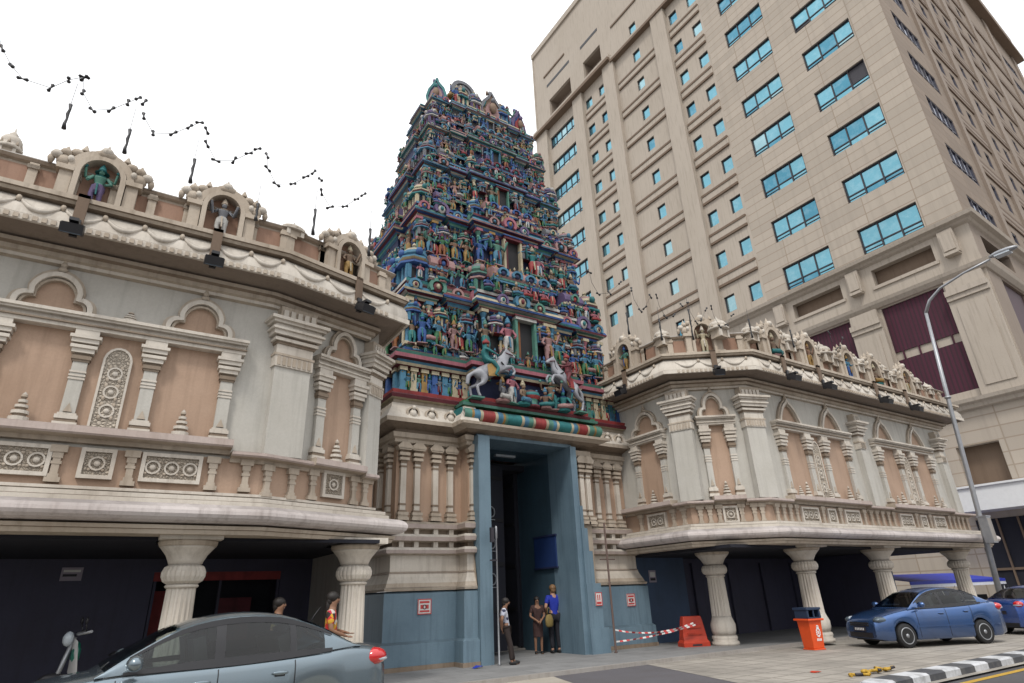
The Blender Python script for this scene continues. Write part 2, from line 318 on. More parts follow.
# face A: plane x=BX looking to -x.  helper box: protrusion p (towards -x)
def fbox(mb, y0, y1, z0, z1, p0, p1, mat=None): return mb.box(BX-p1, BX-p0, y0, y1, z0, z1, mat)
def sbox(mb, u0, u1, z0, z1, p0, p1, mat=None):
    vs = [sidept(u, d, z) for z in (z0, z1) for u, d in ((u0, p1), (u1, p1), (u1, p0), (u0, p0))]
    return mb.add(vs, [(0, 3, 2, 1), (4, 5, 6, 7), (0, 1, 5, 4), (1, 2, 6, 5), (2, 3, 7, 6), (3, 0, 4, 7)], mat)
def grid_face(mb, a0, a1, z0, z1, holes, fn, mat, depth=.35, back=None):
    """a wall sheet with real rectangular openings (reveals built), fn(a, p, z) -> point"""
    A = sorted({a0, a1, *[h[0] for h in holes], *[h[1] for h in holes]}); Zs = sorted({z0, z1, *[h[2] for h in holes], *[h[3] for h in holes]})
    A = [a for a in A if a0 <= a <= a1]; Zs = [z for z in Zs if z0 <= z <= z1]
    for i in range(len(A)-1):
        zrun = None
        for j in range(len(Zs)-1):
            ca, cz = (A[i]+A[i+1])/2, (Zs[j]+Zs[j+1])/2
            if any(h[0] < ca < h[1] and h[2] < cz < h[3] for h in holes): continue
            mb.add([fn(A[i], 0, Zs[j]), fn(A[i+1], 0, Zs[j]), fn(A[i+1], 0, Zs[j+1]), fn(A[i], 0, Zs[j+1])], [(0, 1, 2, 3)], mat)
    for h in holes:
        y0, y1, q0, q1 = h
        for a, b_ in (((y0, q0), (y1, q0)), ((y1, q0), (y1, q1)), ((y1, q1), (y0, q1)), ((y0, q1), (y0, q0))):
            mb.add([fn(a[0], 0, a[1]), fn(b_[0], 0, b_[1]), fn(b_[0], -depth, b_[1]), fn(a[0], -depth, a[1])], [(0, 1, 2, 3)], mat)
fa = lambda y, p, z: (BX-p, y, z)
fs = lambda u, p, z: sidept(u, p, z)
# openings
big = []; small = []
for k in range(13):
    z = 22.35+4.24*k
    if k < 12: big += [(12.5, 16.4, z, z+1.98), (18.5, 22.3, z, z+1.98)]
for k in range(9):
    z = 22.8+4.24*k
    small += [(24.35, 25.45, z, z+1.5), (26.85, 27.9, z, z+1.5)]
small = [h for h in small if h[3] < 61]
for k in range(10): z = 22.75+4.24*k; small.append((32.35, 33.4, z, z+1.5))
for k in range(8): z = 27.2+4.24*k; small += [(38.4, 39.4, z, z+1.45), (40.7, 41.9, z, z+1.45)]
wl = [(44.0, 49.4, 26.6+4.24*k, 28.6+4.24*k) for k in range(8)]
recess = [(44.3, 49.0, 61.3, 64.75), (38.3, 41.6, 61.1, 64.65)]
pod = [(12.55, 16.3, 19.85, 21.05), (18.5, 22.2, 19.9, 21.05), (12.7, 14.82, 6.3, 8.6)]
podsh = [(12.7, 16.4, 11.6, 18.2), (18.55, 21.7, 11.6, 18.2), (24.2, 27.6, 11.6, 18.2)]
# walls, each zone with its own cladding and plane
w1 = MB('tan_cladding'); grid_face(w1, 10.35, 24.3-.2, 21.9, 76, [h for h in big if h[1] < 24], fa, 'tan_cladding'); hp('clad_wall', w1)
w2 = MB('tan_conc'); grid_face(w2, 24.1, 52, 21.9, 76, [h for h in small]+wl+recess, fa, 'tan_conc'); hp('plain_wall', w2)
w3 = MB('tan_conc'); grid_face(w3, 10.35, 52, 10.5, 21.9, pod[:2]+podsh, fa, 'tan_conc', .5); grid_face(w3, 10.35, 52, 0, 10.5, pod[2:], fa, 'tan_cladding', .5); hp('podium_wall', w3)
# strips (full-height piers), crown, cornices
for y0, y1, z1 in ((27.9+.25, 30.0, 60), (36.2, 38.05, 59.95), (42.1, 43.9, 59.85), (49.6, 52, 59.85)):
    mb = MB('tan_conc'); fbox(mb, y0, y1, 22, z1, -.02, .45); hp('pier_strip', mb)
mb = MB('tan_conc')
for (y0, y1, n, zz) in ((24.15, 28.1, 9, 25.25), (30.1, 36.1, 10, 29.4-4.24), (38.1, 42.0, 8, 29.7)):
    for k in range(n):
        z = zz+4.24*k
        if z < 58.6: mb = MB('tan_conc'); fbox(mb, y0+.1, y1-.05, z, z+.22, -.02, .16, 'tan_dark'); fbox(mb, y0+.1, y1-.05, z+.86, z+1.08, -.02, .16, 'tan_dark'); fbox(mb, y0+.1, y1-.05, z+.222, z+.858, -.02, .10, 'tan_conc'); hp('string_course', mb)
mb = MB('tan_conc'); fbox(mb, 36.5, 52.3, 59.9, 60.35, -.1, .9, 'tan_dark'); fbox(mb, 36.5, 52.3, 60.35, 60.95, -.1, .7)
fbox(mb, 10.35, 36.5, 59.5, 59.85, -.1, .62, 'tan_dark'); fbox(mb, 10.35, 36.5, 59.85, 60.3, -.1, .5); hp('crown_cornice', mb)
mb = MB('tan_conc'); fbox(mb, 52, 52.25, 61, 76.3, -2, .1); fbox(mb, 10.4, 52.2, 75.4, 76.3, -.2, .25); hp('roof_coping', mb)
mb = MB('black_plastic'); fbox(mb, 44.2, 49.3, 67.3, 67.75, -.2, .03); fbox(mb, 38.4, 41.8, 67.2, 67.65, -.2, .03); hp('louvre_slot', mb)
mb = MB('tan_dark')
for y0, y1, z in ((45, 49.8, 69.5), (31.7, 36.1, 65.1)): mb = MB('tan_dark'); fbox(mb, y0, y1, z, z+.25, -.1, .12); hp('wall_groove', mb)
for h in recess:
    mb = MB('taupe'); fbox(mb, h[0]-.1, h[1]+.1, h[2]-.1, h[3]+.1, -1.7, -1.5); fbox(mb, h[0]-.1, h[1]+.1, h[2]-.25, h[2]-.003, -1.5, -.355); fbox(mb, h[0]-.1, h[1]+.1, h[3]+.003, h[3]+.25, -1.5, -.355); fbox(mb, h[0]-.25, h[0]-.003, h[2], h[3], -1.5, -.355); fbox(mb, h[1]+.003, h[1]+.25, h[2], h[3], -1.5, -.355); hp('balcony_recess', mb)
# podium: cornices, corbels, piers, shutters
mb = MB('tan_conc'); pth = [(BX, 52), (BX, 10.4), sidept(BW, 0, 0)[:2]]
mb.sweep(pth, [(0, 21.4), (.18, 21.5), (.3, 21.62), (.55, 21.72), (.62, 21.95), (.0, 22.05)], 'tan_conc'); hp('podium_cornice', mb)
mb = MB('tan_conc'); mb.sweep(pth, [(0, 18.25), (.15, 18.3), (.35, 18.55), (.42, 18.75), (0, 18.85)]); hp('podium_band', mb)
mb = MB('tan_conc'); mb.sweep(pth, [(0, 10.5), (.25, 10.55), (.3, 10.75), (.55, 10.85), (.6, 11.05), (0, 11.12)]); hp('podium_ledge', mb)
cb = MB('tan_conc'); cb.box(-.34, 0, -.42, .42, 0, 1.6); cb.box(-.42, 0, -.32, .32, .2, 1.35); cb.box(-.5, 0, -.38, .38, -.12, .06); cm = cb.mesh('corbel')
for y in (11.55, 17.45, 23.2, 29): part('corbel', cm, hr, (0, y-BY, 19.8))
for y0, y1 in ((10.42, 12.6), (16.5, 18.45), (21.8, 24.1), (27.7, 30)):
    mb = MB('tan_conc'); fbox(mb, y0, y1, 11.12, 16.9, -.02, .30); fbox(mb, y0-.0, y1+.0, 16.9, 17.2, -.02, .42); fbox(mb, y0-.0, y1+.0, 17.2, 17.55, -.02, .52); fbox(mb, y0+.1, y1-.1, 17.55, 18.25, -.02, .34)
    fbox(mb, y0+.35, y1-.35, 11.6, 16.5, .3, .36); hp('podium_pier', mb)
for y0, y1, z0, z1 in podsh:
    mb = MB('shutter'); fbox(mb, y0-.1, y1+.1, z0-.1, 14.55, -.4, -.12); fbox(mb, y0-.1, y1+.1, 15.1, z1+.1, -.4, -.12); fbox(mb, y0-.1, y1+.1, 14.55, 15.1, -.4, -.2, 'tan_conc')
    for i in range(4): fbox(mb, y0+(y1-y0)*(i+.5)/4-.04, y0+(y1-y0)*(i+.5)/4+.04, 14.55, 15.1, -.2, -.1, 'shutter')
    hp('shutter', mb)
for y0, y1, z0, z1 in pod:
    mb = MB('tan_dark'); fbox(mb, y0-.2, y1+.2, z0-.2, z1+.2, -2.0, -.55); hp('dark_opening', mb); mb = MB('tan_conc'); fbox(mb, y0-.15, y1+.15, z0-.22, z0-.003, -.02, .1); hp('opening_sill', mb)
# windows with frame and panes
def window(h, cols, name, fn, glass, seed, fr=.09, dep=.22, transom=.30, dark=0, fm='frame_dark'):
    y0, y1, z0, z1 = h; rr = random.Random(seed)
    def bx(mb, a0, a1, q0, q1, p0, p1, mat=None):
        vs = [fn(a, p, z) for z in (q0, q1) for a, p in ((a0, p1), (a1, p1), (a1, p0), (a0, p0))]
        mb.add(vs, [(0, 3, 2, 1), (4, 5, 6, 7), (0, 1, 5, 4), (1, 2, 6, 5), (2, 3, 7, 6), (3, 0, 4, 7)], mat)
    g = MB(glass); wd = (y1-y0)/cols; rows = [(z0, z0+(z1-z0)*transom), (z0+(z1-z0)*transom, z1)] if transom else [(z0, z1)]
    for c in range(cols):
        for ri, (q0, q1) in enumerate(rows):
            t = .012*rr.uniform(-1, 1); m_ = glass
            if dark and rr.random() < dark: m_ = 'frame_dark'
            elif glass == 'glass_cyan' and rr.random() < .3: m_ = rr.choice(['glass_deep', 'glass_deep', 'glass_pale'])
            a0, a1 = y0+c*wd, y0+(c+1)*wd
            g.add([fn(a0, -dep+t, q0), fn(a1, -dep-t, q0), fn(a1, -dep-t*.5, q1), fn(a0, -dep+t*.5, q1)], [(0, 1, 2, 3)], m_)
    o = hp(name, g)
    f = MB(fm)
    for a0, a1, q0, q1 in ((y0-.02, y0+fr, z0, z1), (y1-fr, y1+.02, z0, z1), (y0, y1, z0-.02, z0+fr), (y0, y1, z1-fr, z1+.02)): bx(f, a0, a1, q0, q1, -dep-.05, -dep+.09)
    for c in range(1, cols): bx(f, y0+c*wd-fr/2, y0+c*wd+fr/2, z0+fr, z1-fr, -dep-.05, -dep+.07)
    if transom: zt = z0+(z1-z0)*transom; bx(f, y0+fr, y1-fr, zt-fr/2, zt+fr/2, -dep-.04, -dep+.055); zt2 = z0+(z1-z0)*transom*.5; bx(f, y0+fr, y0+wd, zt2-.03, zt2+.03, -dep-.04, -dep+.045); bx(f, y1-wd, y1-fr, zt2-.03, zt2+.03, -dep-.04, -dep+.045)
    part('frame', f, o)
for i, h in enumerate(big): window(h, 3, 'window', fa, 'glass_cyan', i, dark=.05 if i < 14 else .12)
for i, h in enumerate(wl): window(h, 5, 'window', fa, 'glass_cyan', 50+i, .1, .25, .3, .06)
for i, h in enumerate(small): window(h, 1, 'small_window', fa, 'glass_cyan', 100+i, .07, .2, 0)
# street side: same storeys
sb = [(2.2, 6.9, 22.6+4.24*k, 24.4+4.24*k) for k in range(10)]; ss = []
for k in range(11):
    for u in (10.2, 12.8, 18.2, 21.0, 27.5, 31): ss.append((u, u+1.1, 22.9+4.24*k, 24.4+4.24*k))
s3 = [(49.6, 55, 22.6+4.24*k, 24.4+4.24*k) for k in range(11)]
mb = MB('tan_cladding_shaded'); grid_face(mb, 0, 8.6, 21.9, 76, sb, fs, 'tan_cladding_shaded', .2); grid_face(mb, 8.6, BW, 21.9, 76, ss+s3, fs, 'tan_cladding_shaded', .2); hp('side_wall', mb)
mb = MB('taupe'); grid_face(mb, 0, BW, 0, 21.9, [(1.6, 6.6, 19.85, 21.05), (2.4, 6.4, 11.6, 18.2), (9, 14, 11.6, 18.2)], fs, 'taupe', .5); hp('podium_side_wall', mb)  # taupe stands for the beige podium with this side's shade painted in
for i, h in enumerate(sb+s3): window(h, 5, 'window', fs, 'glass_violet', 200+i, .1, .12, .3, .1, 'window_frame')
for i, h in enumerate(ss): window(h, 1, 'small_window', fs, 'glass_violet', 300+i, .12, .12, 0, 0, 'window_frame')
mb = MB('tan_dark')
for u0, u1 in ((9.1, 15.1), (16.7, 23.3), (25.1, 34.3), (36.1, 45.9)):
    for k in range(10):
        z = 25.1+4.24*k; mb = MB('tan_dark')
        for dz, q_ in ((0, .1), (.5, .08), (1.1, .07)): sbox(mb, u0, u1, z+dz, z+dz+.2, -.02, q_)
        sbox(mb, u0, u1, z+.2, z+1.1, -.03, .06, 'taupe'); hp('side_string_course', mb)
for u0, u1 in ((8.2, 9.0), (15.2, 16.6), (23.4, 25), (34.4, 36), (46, 47.6), (57, 59)):
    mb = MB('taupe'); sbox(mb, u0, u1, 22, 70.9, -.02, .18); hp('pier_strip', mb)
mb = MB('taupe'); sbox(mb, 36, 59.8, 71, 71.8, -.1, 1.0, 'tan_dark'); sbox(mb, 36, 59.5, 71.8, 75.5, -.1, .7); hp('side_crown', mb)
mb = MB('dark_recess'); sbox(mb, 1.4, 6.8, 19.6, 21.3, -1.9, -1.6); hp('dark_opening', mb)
for u0, u1 in ((2.4, 6.4), (9, 14)):
    mb = MB('shutter_side'); sbox(mb, u0-.1, u1+.1, 11.5, 18.3, -.4, -.15); hp('shutter', mb)
mb = MB('taupe'); mb.add([(BX, BY, 75.9), sidept(BW, 0, 75.9), (BX+BW, 52, 75.9), (BX, 52, 75.9)], [(0, 1, 2, 3)]); 
mb.add([(BX+BW, 52, 0), (BX, 52, 0), (BX, 52, 76), (BX+BW, 52, 76)], [(0, 1, 2, 3)]); q = sidept(BW, 0, 0); mb.add([(q[0], q[1], 0), (BX+BW, 52, 0), (BX+BW, 52, 76), (q[0], q[1], 76)], [(0, 1, 2, 3)]); hp('back_wall', mb)
# white entrance canopy slab with the dark shopfront below it
mb = MB('white_paint'); fbox(mb, 10.6, 15.2, 4.95, 6.15, .003, 1.6); fbox(mb, 10.5, 15.3, 6.15, 6.25, .003, 1.7); hp('entrance_canopy', mb, 'white slab canopy over the ground floor')
mb = MB('dark_recess'); fbox(mb, 11.2, 15.0, .1, 4.6, .003, .05)
for y in (11.2, 12.1, 13.0, 13.95): fbox(mb, y, y+.08, .1, 4.6, .05, .14, 'tan_dark')
fbox(mb, 12.2, 12.9, 1.9, 3.9, .05, .09, 'glass_violet'); fbox(mb, 11.3, 12.0, 1.9, 3.9, .05, .09, 'glass_violet'); fbox(mb, 11.2, 15.0, 2.0, 2.12, .05, .12, 'tan_dark'); hp('shopfront', mb)

# ================================================================== stall awning beyond the right wing
aw = thing('market_awning', 'blue and white awning over the stalls behind the end columns', 'awning', (33.6, 14.2, 0))
mb = MB('awning_white'); mb.add([(-4.2, 0, 1.62), (5.4, 0, 1.62), (5.4, 2.4, 1.98), (-4.2, 2.4, 1.98)], [(0, 1, 2, 3)], 'awning_blue')
for i in range(9):
    x = -4.2+i*9.6/9; mb.add([(x, -.01, 1.36), (x+9.6/9, -.01, 1.36), (x+9.6/9, 0, 1.62), (x, 0, 1.62)], [(0, 1, 2, 3)], 'awning_white' if i % 2 else 'awning_white')
mb.box(-4.2, 5.4, -.02, .02, 1.50, 1.63, 'awning_blue'); part('canopy', mb, aw)
pm = MB('metal_grey').lathe([(.035, 0), (.035, 1.5)], 8).mesh('pole')
for x in (-4.0, -1.2, 1.8, 5.2): part('pole', pm, aw, (x, .06, 0))
mb = MB('metal_dark'); mb.box(-3.9, 5.1, .9, 2.2, 0, .9); mb.box(-3.6, -.6, .8, 1.6, .9, 1.15, 'sign_red'); mb.box(.2, 2.4, .8, 1.5, .9, 1.1, 'p_green'); part('counter', mb, aw)
# ================================================================== statues (shared low-poly figures)
def statue_mesh(name, skin, cloth, crown, seated=False, arms=4, seed=0, detail=0):
    r = random.Random(seed); mb = MB(skin)
    if seated:
        mb.lathe([(.2, 0), (.22, .05), (.18, .1)], 8, (0, 0, 0), 'p_rose' if seed % 2 else 'p_teal')
        mb.tube([(-.22, -.08, .16), (0, -.2, .14), (.2, -.1, .16)], [.07, .08, .06], 6, cloth); mb.tube([(.1, 0, .18), (.24, -.12, .16), (.02, -.2, .12)], [.09, .08, .05], 6, cloth)
        z0 = .18
    else:
        mb.box(-.16, .16, -.12, .12, 0, .03, 'p_rose' if seed % 3 else 'p_sea')
        sw = r.uniform(-.04, .04)
        mb.tube([(-.07, -.02, .03), (-.075+sw, -.03, .25), (-.06, 0, .46)], [.045, .06, .085], 6, cloth); mb.tube([(.08, -.02, .03), (.085+sw, -.04, .25), (.06, 0, .46)], [.045, .06, .085], 6, cloth)
        mb.lathe([(.1, .28), (.14, .34), (.13, .48), (.1, .53)], 8, (0, 0, 0), cloth, sy=.75); z0 = .46
        mb.tube([(-.02, -.1, .5), (0, -.12, .2)], [.03, .02], 4, crown)
    mb.lathe([(.11, z0), (.085, z0+.1), (.13, z0+.24), (.12, z0+.3), (.04, z0+.33)], 8, (0, 0, 0), skin, sy=.7)
    mb.lathe([(.1, z0+.27), (.12, z0+.29), (.08, z0+.31)], 8, (0, -.01, 0), crown, sy=.8)
    for sgn in (-1, 1):
        up = r.random() < .4; hz = z0+(.42 if up else r.uniform(.02, .18)); hx = sgn*(.3 if up else r.uniform(.12, .26)); hy = -.12
        mb.tube([(sgn*.13, 0, z0+.27), (sgn*.23, -.03, z0+.13), (hx, hy, hz)], [.045, .038, .032], 5, skin)
        if arms == 4: mb.tube([(sgn*.13, .02, z0+.27), (sgn*.28, 0, z0+.2), (sgn*.3, -.04, z0+.42)], [.04, .035, .03], 5, skin); mb.ell((sgn*.31, -.04, z0+.48), (.05, .03, .05), crown, 6, 3)
    mb.ell((0, -.02, z0+.4), (.062, .065, .075), skin, 8, 5); mb.ell((0, -.085, z0+.395), (.012, .016, .018), skin, 5, 3)
    mb.lathe([(.075, z0+.44), (.085, z0+.47), (.06, z0+.52), (.065, z0+.54), (.02, z0+.62), (.005, z0+.65)], 8, (0, 0, 0), crown)
    if seed % 3 == 0: mb.lathe([(.13, -.01), (.15, 0), (.13, .01)], 10, (0, .05, z0+.42), crown)
    return mb.mesh(name, False)
SK = ['p_skin', 'p_sky', 'p_blue', 'p_pink', 'p_sea', 'p_tan', 'p_sky', 'p_blue', 'p_rose', 'p_teal', 'p_grey', 'p_green']
CL = ['p_red', 'p_blue', 'p_gold', 'p_teal', 'p_maroon', 'p_white', 'p_rose', 'p_green', 'p_violet', 'p_orange', 'p_sky', 'p_red']
CR = ['p_teal', 'p_gold', 'p_cream', 'p_sky', 'p_maroon', 'p_sea', 'p_blue']
STAND = [statue_mesh('statue', SK[i % 12], CL[(i*5+2) % 12], CR[i % 7], False, 4 if i % 3 else 2, i) for i in range(14)]
SEAT = [statue_mesh('statue', SK[(i*7+3) % 12], CL[(i*5) % 12], CR[i % 7], True, 2 if i % 3 else 4, i+20) for i in range(7)]

# ================================================================== temple wings: shared pieces
def pil_mesh(shaft='white_wall'):
    """small pilaster, unit height 1.8 m, faces -Y"""
    mb = MB('stone_pale')
    for z0, z1, h in ((0, .07, .19), (.07, .13, .165), (.13, .2, .18), (.2, .24, .15)): mb.box(-h, h, -h*.9, .02, z0, z1, 'stone_dark' if h == .165 else None)
    mb.box(-.12, .12, -.115, .02, .24, 1.22, shaft)
    mb.poly([(-.07, .26), (.07, .26), (0, .42)], -.145, -.1, 'stone')
    for z in (.86, .92, .99): mb.box(-.135, .135, -.13, .02, z, z+.035)
    for z0, z1, h in ((1.2, 1.24, .14), (1.24, 1.31, .16), (1.31, 1.36, .13), (1.36, 1.44, .185), (1.44, 1.5, .22), (1.5, 1.54, .16), (1.54, 1.62, .225), (1.62, 1.68, .26), (1.68, 1.8, .20)): mb.box(-h, h, -h*.95, .02, z0, z1, 'stone_dark' if h < .17 else None)  # the narrow bands carry their shade as a darker stone colour
    return mb.mesh('pilaster')
def bigpil_mesh(h, w):
    """corner pilaster of height h with its banded top and stepped capital, faces -Y"""
    mb = MB('stone_pale'); q = w/2
    mb.box(-q, q, -.2, .03, 0, h-1.05, 'white_wall')
    mb.box(-q-.03, q+.03, -.235, .03, h-1.28, h-1.02); mb.box(-q-.05, q+.05, -.25, .03, h-1.04, h-.99, 'stone')
    n = 7
    for i in range(n): x = -q+(i+.5)*w/n; mb.box(x-.035, x+.035, -.25, -.2, h-1.25, h-1.06, 'stone')
    mb.box(-q-.01, q+.01, -.215, .03, h-.99, h-.78, 'stone_pale')
    z = h-.78
    for dz, e in ((.06, .04), (.07, .09), (.05, .05), (.10, .14), (.05, .19), (.09, .13), (.06, .2), (.07, .26)): mb.box(-q-e, q+e, -.2-e, .03, z, z+dz, 'stone_pale' if e > .06 else 'stone_dark'); z += dz
    mb.box(-q-.02, q+.02, -.24, .03, z, h+.1, 'stone')
    for i in range(5): x = -q+(i+.5)*w/5; mb.box(x-.05, x+.05, -.29, -.24, z+.05, h+.0, 'stone_pale')
    return mb.mesh('corner_pilaster')
def cusp(w, h):
    """cusped arch outline (x, z), feet curled"""
    pts = [(-w*.62, .03), (-w*.56, -.02), (-w*.5, .03)]
    pts += arc(-w*.36, .10, w*.14, 180, 70, 5, h*.22); pts += arc(0, h*.36, w*.33, 165, 15, 12, h*.52); pts += arc(w*.36, .10, w*.14, 110, 0, 5, h*.22)
    return pts+[(w*.5, .03), (w*.56, -.02), (w*.62, .03)]
def arch_mesh(w, h, pointed=False):
    mb = MB('stone_pale')
    cu = cusp(w, h) if not pointed else [(-w*.5, 0)]+[(w*.5*(-1+t)-.0, h*.82*math.sin(t*PI/2)**.8) for t in [i/8 for i in range(1, 8)]]+[(0, h*.95)]+[(w*.5*t, h*.82*math.sin((1-t)*PI/2)**.8) for t in [i/8 for i in range(1, 8)]]+[(w*.5, 0)]
    mb.ribbon(cu, .085, -.16, .02); mb.ribbon([(x*1.13, z*1.13-.005) for x, z in cu], .06, -.10, .02, 'stone'); mb.ribbon([(x*.86, z*.88) for x, z in cu], .045, -.10, .02, 'stone')
    for z, r in ((h*1.02, .09), (h*1.02+.1, .06), (h*1.02+.17, .035)): mb.ell((0, -.09, z), (r, r*.8, .065), 'stone', 8, 4)
    o = mb.mesh('arch_moulding')
    f = MB('salmon'); cc = [(x*.85, z*.87) for x, z in cu]; cc = [(cc[0][0], 0)]+[p for p in cc if p[1] > .0]+[(cc[-1][0], 0)]
    c0 = (0, .02)
    for i in range(len(cc)-1): f.add([(c0[0], -.012, c0[1]), (cc[i][0], -.012, cc[i][1]), (cc[i+1][0], -.012, cc[i+1][1])], [(0, 1, 2)])
    return o, f.mesh('arch_infill')
def finial_mesh():
    mb = MB('stone'); pr = [(.25, 0), (.26, .07), (.17, .08), (.17, .12), (.22, .13), (.22, .19), (.13, .2), (.13, .24), (.17, .25), (.17, .3), (.09, .31), (.09, .34), (.12, .35), (.12, .4), (.05, .42), (.085, .46), (.08, .5), (.01, .56)]; mb.lathe(pr, 12, (0, -.02, 0), None, False, sy=.7, mats=['stone_pale' if i % 4 == 0 else ('stone_dark' if i % 4 == 2 else 'stone') for i in range(17)]); return mb.mesh('stone_finial')
def slab_mesh(h):
    mb = MB('carved'); w = .21; cu = [(-w, 0)]+[(-w, h-.25)]+arc(0, h-.25, w, 170, 10, 8, .25)+[(w, h-.25), (w, 0)]
    n = len(cu)
    for i in range(n-1): mb.add([(0, -.045, .1), (cu[i][0], -.045, cu[i][1]), (cu[i+1][0], -.045, cu[i+1][1])], [(0, 1, 2)])
    mb.add([(0, -.045, .1), (w, -.045, 0), (-w, -.045, 0)], [(0, 1, 2)]); mb.ribbon(cu+[(-w, 0)], .04, -.07, .02, 'stone_pale')
    for k in range(5): mb.lathe([(.1, -.01), (.12, .0), (.1, .01)], 10, (0, 0, 0), 'stone_pale') if False else None
    for z in (h*.22, h*.45, h*.68):
        mb.ribbon(arc(0, z, .11, 0, 360, 12), .03, -.065, -.04, 'stone_pale'); mb.ell((0, -.05, z), (.05, .025, .05), 'stone_pale', 8, 4)
        for a in range(45, 360, 90): mb.ell((.13*math.cos(R_(a)), -.05, z+h*.11*math.sin(R_(a))), (.035, .02, .05), 'stone', 6, 3)
    return mb.mesh('carved_slab')
def dado_mesh(w, h=.46):
    mb = MB('carved_dado'); mb.box(-w/2, w/2, -.05, .02, 0, h)
    for x0, x1, z0, z1 in ((-w/2-.03, w/2+.03, -.03, .035), (-w/2-.03, w/2+.03, h-.035, h+.03), (-w/2-.03, -w/2+.035, .035, h-.035), (w/2-.035, w/2+.03, .035, h-.035)): mb.box(x0, x1, -.085, .02, z0, z1, 'stone_pale')
    k = max(1, int(w/.3))
    for i in range(k):
        x = (i-(k-1)/2)*.3; mb.ribbon(arc(x, h/2, .11, 0, 360, 12), .03, -.075, -.04, 'stone_pale'); mb.ell((x, -.06, h/2), (.055, .03, .055), 'stone_pale', 8, 4)
        for a in (45, 135, 225, 315): mb.ell((x+.14*math.cos(R_(a)), -.055, h/2+.15*math.sin(R_(a))), (.035, .02, .03), 'stone', 6, 3)
    return mb.mesh('carved_panel')
def bal_mesh(h=.62):
    mb = MB('stone'); z = 0
    for dz, q in ((.08, .11), (.06, .075), (.16, .055), (.05, .075), (.05, .055), (.1, .075), (.12, .12)): mb.box(-q, q, -.05-q*.4, .02, z*h/.62, (z+dz)*h/.62); z += dz
    return mb.mesh('baluster')
def col_mesh(h=2.86):
    """fluted stone column with cushion capital"""
    mb = MB('stone_pale')
    mb.lathe([(.46, 0), (.46, .1), (.40, .13), (.43, .2), (.42, .27), (.35, .3)], 24)
    mb.lathe([(.37, .3), (.415, .42), (.42, .6), (.345, .78), (.325, .84)], 24, smooth=True)
    mb.lathe([(.325, .84), (.29, h-.85)], 64, fl=.12, nf=18, smooth=False); mb.lathe([(.31, h-.85), (.34, h-.82), (.31, h-.79)], 24)
    mb.lathe([(.30, h-.79), (.40, h-.74), (.445, h-.66), (.445, h-.58), (.40, h-.5), (.32, h-.46)], 72, fl=.07, nf=24, smooth=False)
    mb.lathe([(.33, h-.46), (.36, h-.40), (.42, h-.3), (.52, h-.2), (.56, h-.16)], 24); mb.lathe([(.57, h-.16), (.6, h-.1), (.6, h-.06)], 24, mat='stone')
    mb.box(-.62, .62, -.62, .62, h-.06, h+.06)
    return mb.mesh('fluted_column')
def niche_parts():
    """hooded parapet shrine 1.25 wide, 1.3 tall, faces -Y: hood mesh and its dark inner"""
    mb = MB('stone'); ac = arc(0, .62, .36, 180, 0, 14, .40)
    mb.ribbon([(-.36, .0)]+ac+[(.36, .0)], .09, -.16, .12, 'stone'); mb.ribbon([(x*1.32, .62+(z-.62)*1.28) for x, z in ac], .12, -.13, .1, 'stone')
    mb.box(-.62, -.42, -.1, .12, 0, .62); mb.box(.42, .62, -.1, .12, 0, .62); mb.box(-.66, -.4, -.16, .12, .0, .07); mb.box(.4, .66, -.16, .12, 0, .07); mb.box(-.68, -.4, -.16, .12, .58, .68); mb.box(.4, .68, -.16, .12, .58, .68)
    for s_ in (-1, 1):
        mb.ell((s_*.6, -.03, .8), (.13, .13, .15), 'stone', 9, 5); mb.ell((s_*.72, -.06, .9), (.11, .1, .09), 'stone_pale', 8, 4); mb.ell((s_*.6, -.08, .98), (.1, .09, .08), 'stone', 8, 4); mb.ell((s_*.44, -.05, 1.04), (.12, .1, .09), 'stone', 8, 4); mb.ell((s_*.5, -.12, .84), (.06, .07, .08), 'stone_pale', 7, 4); mb.ell((s_*.8, -.02, .8), (.06, .08, .1), 'stone', 7, 4)
        mb.lathe([(.08, 0), (.06, .06), (.02, .15), (.004, .18)], 7, (s_*.34, -.02, 1.12), 'stone'); mb.lathe([(.08, 0), (.06, .06), (.02, .14), (.004, .17)], 7, (s_*.6, -.02, 1.0), 'stone')
    mb.ell((0, -.05, 1.15), (.2, .14, .12), 'stone', 9, 5); mb.ell((0, -.1, 1.2), (.12, .12, .1), 'stone_pale', 8, 4); mb.lathe([(.09, 0), (.05, .08), (.015, .16), (.004, .2)], 8, (0, -.02, 1.24), 'stone')
    mb.poly([(-.6, .66)]+[(x*1.3, .62+(z-.62)*1.26) for x, z in ac]+[(.6, .66)], -.03, .1, 'stone') if False else None
    for i in range(len(ac)-1):
        a, b_ = ac[i], ac[i+1]; mb.add([(a[0], -.0, a[1]), (b_[0], -.0, b_[1]), (b_[0]*1.32, -.0, .62+(b_[1]-.62)*1.28), (a[0]*1.32, -.0, .62+(a[1]-.62)*1.28)], [(0, 1, 2, 3)], 'stone')
    inn = MB('brown_panel'); inn.box(-.4, .4, .08, .16, 0, 1.02)
    return mb.mesh('niche_shrine'), inn.mesh('niche_back')
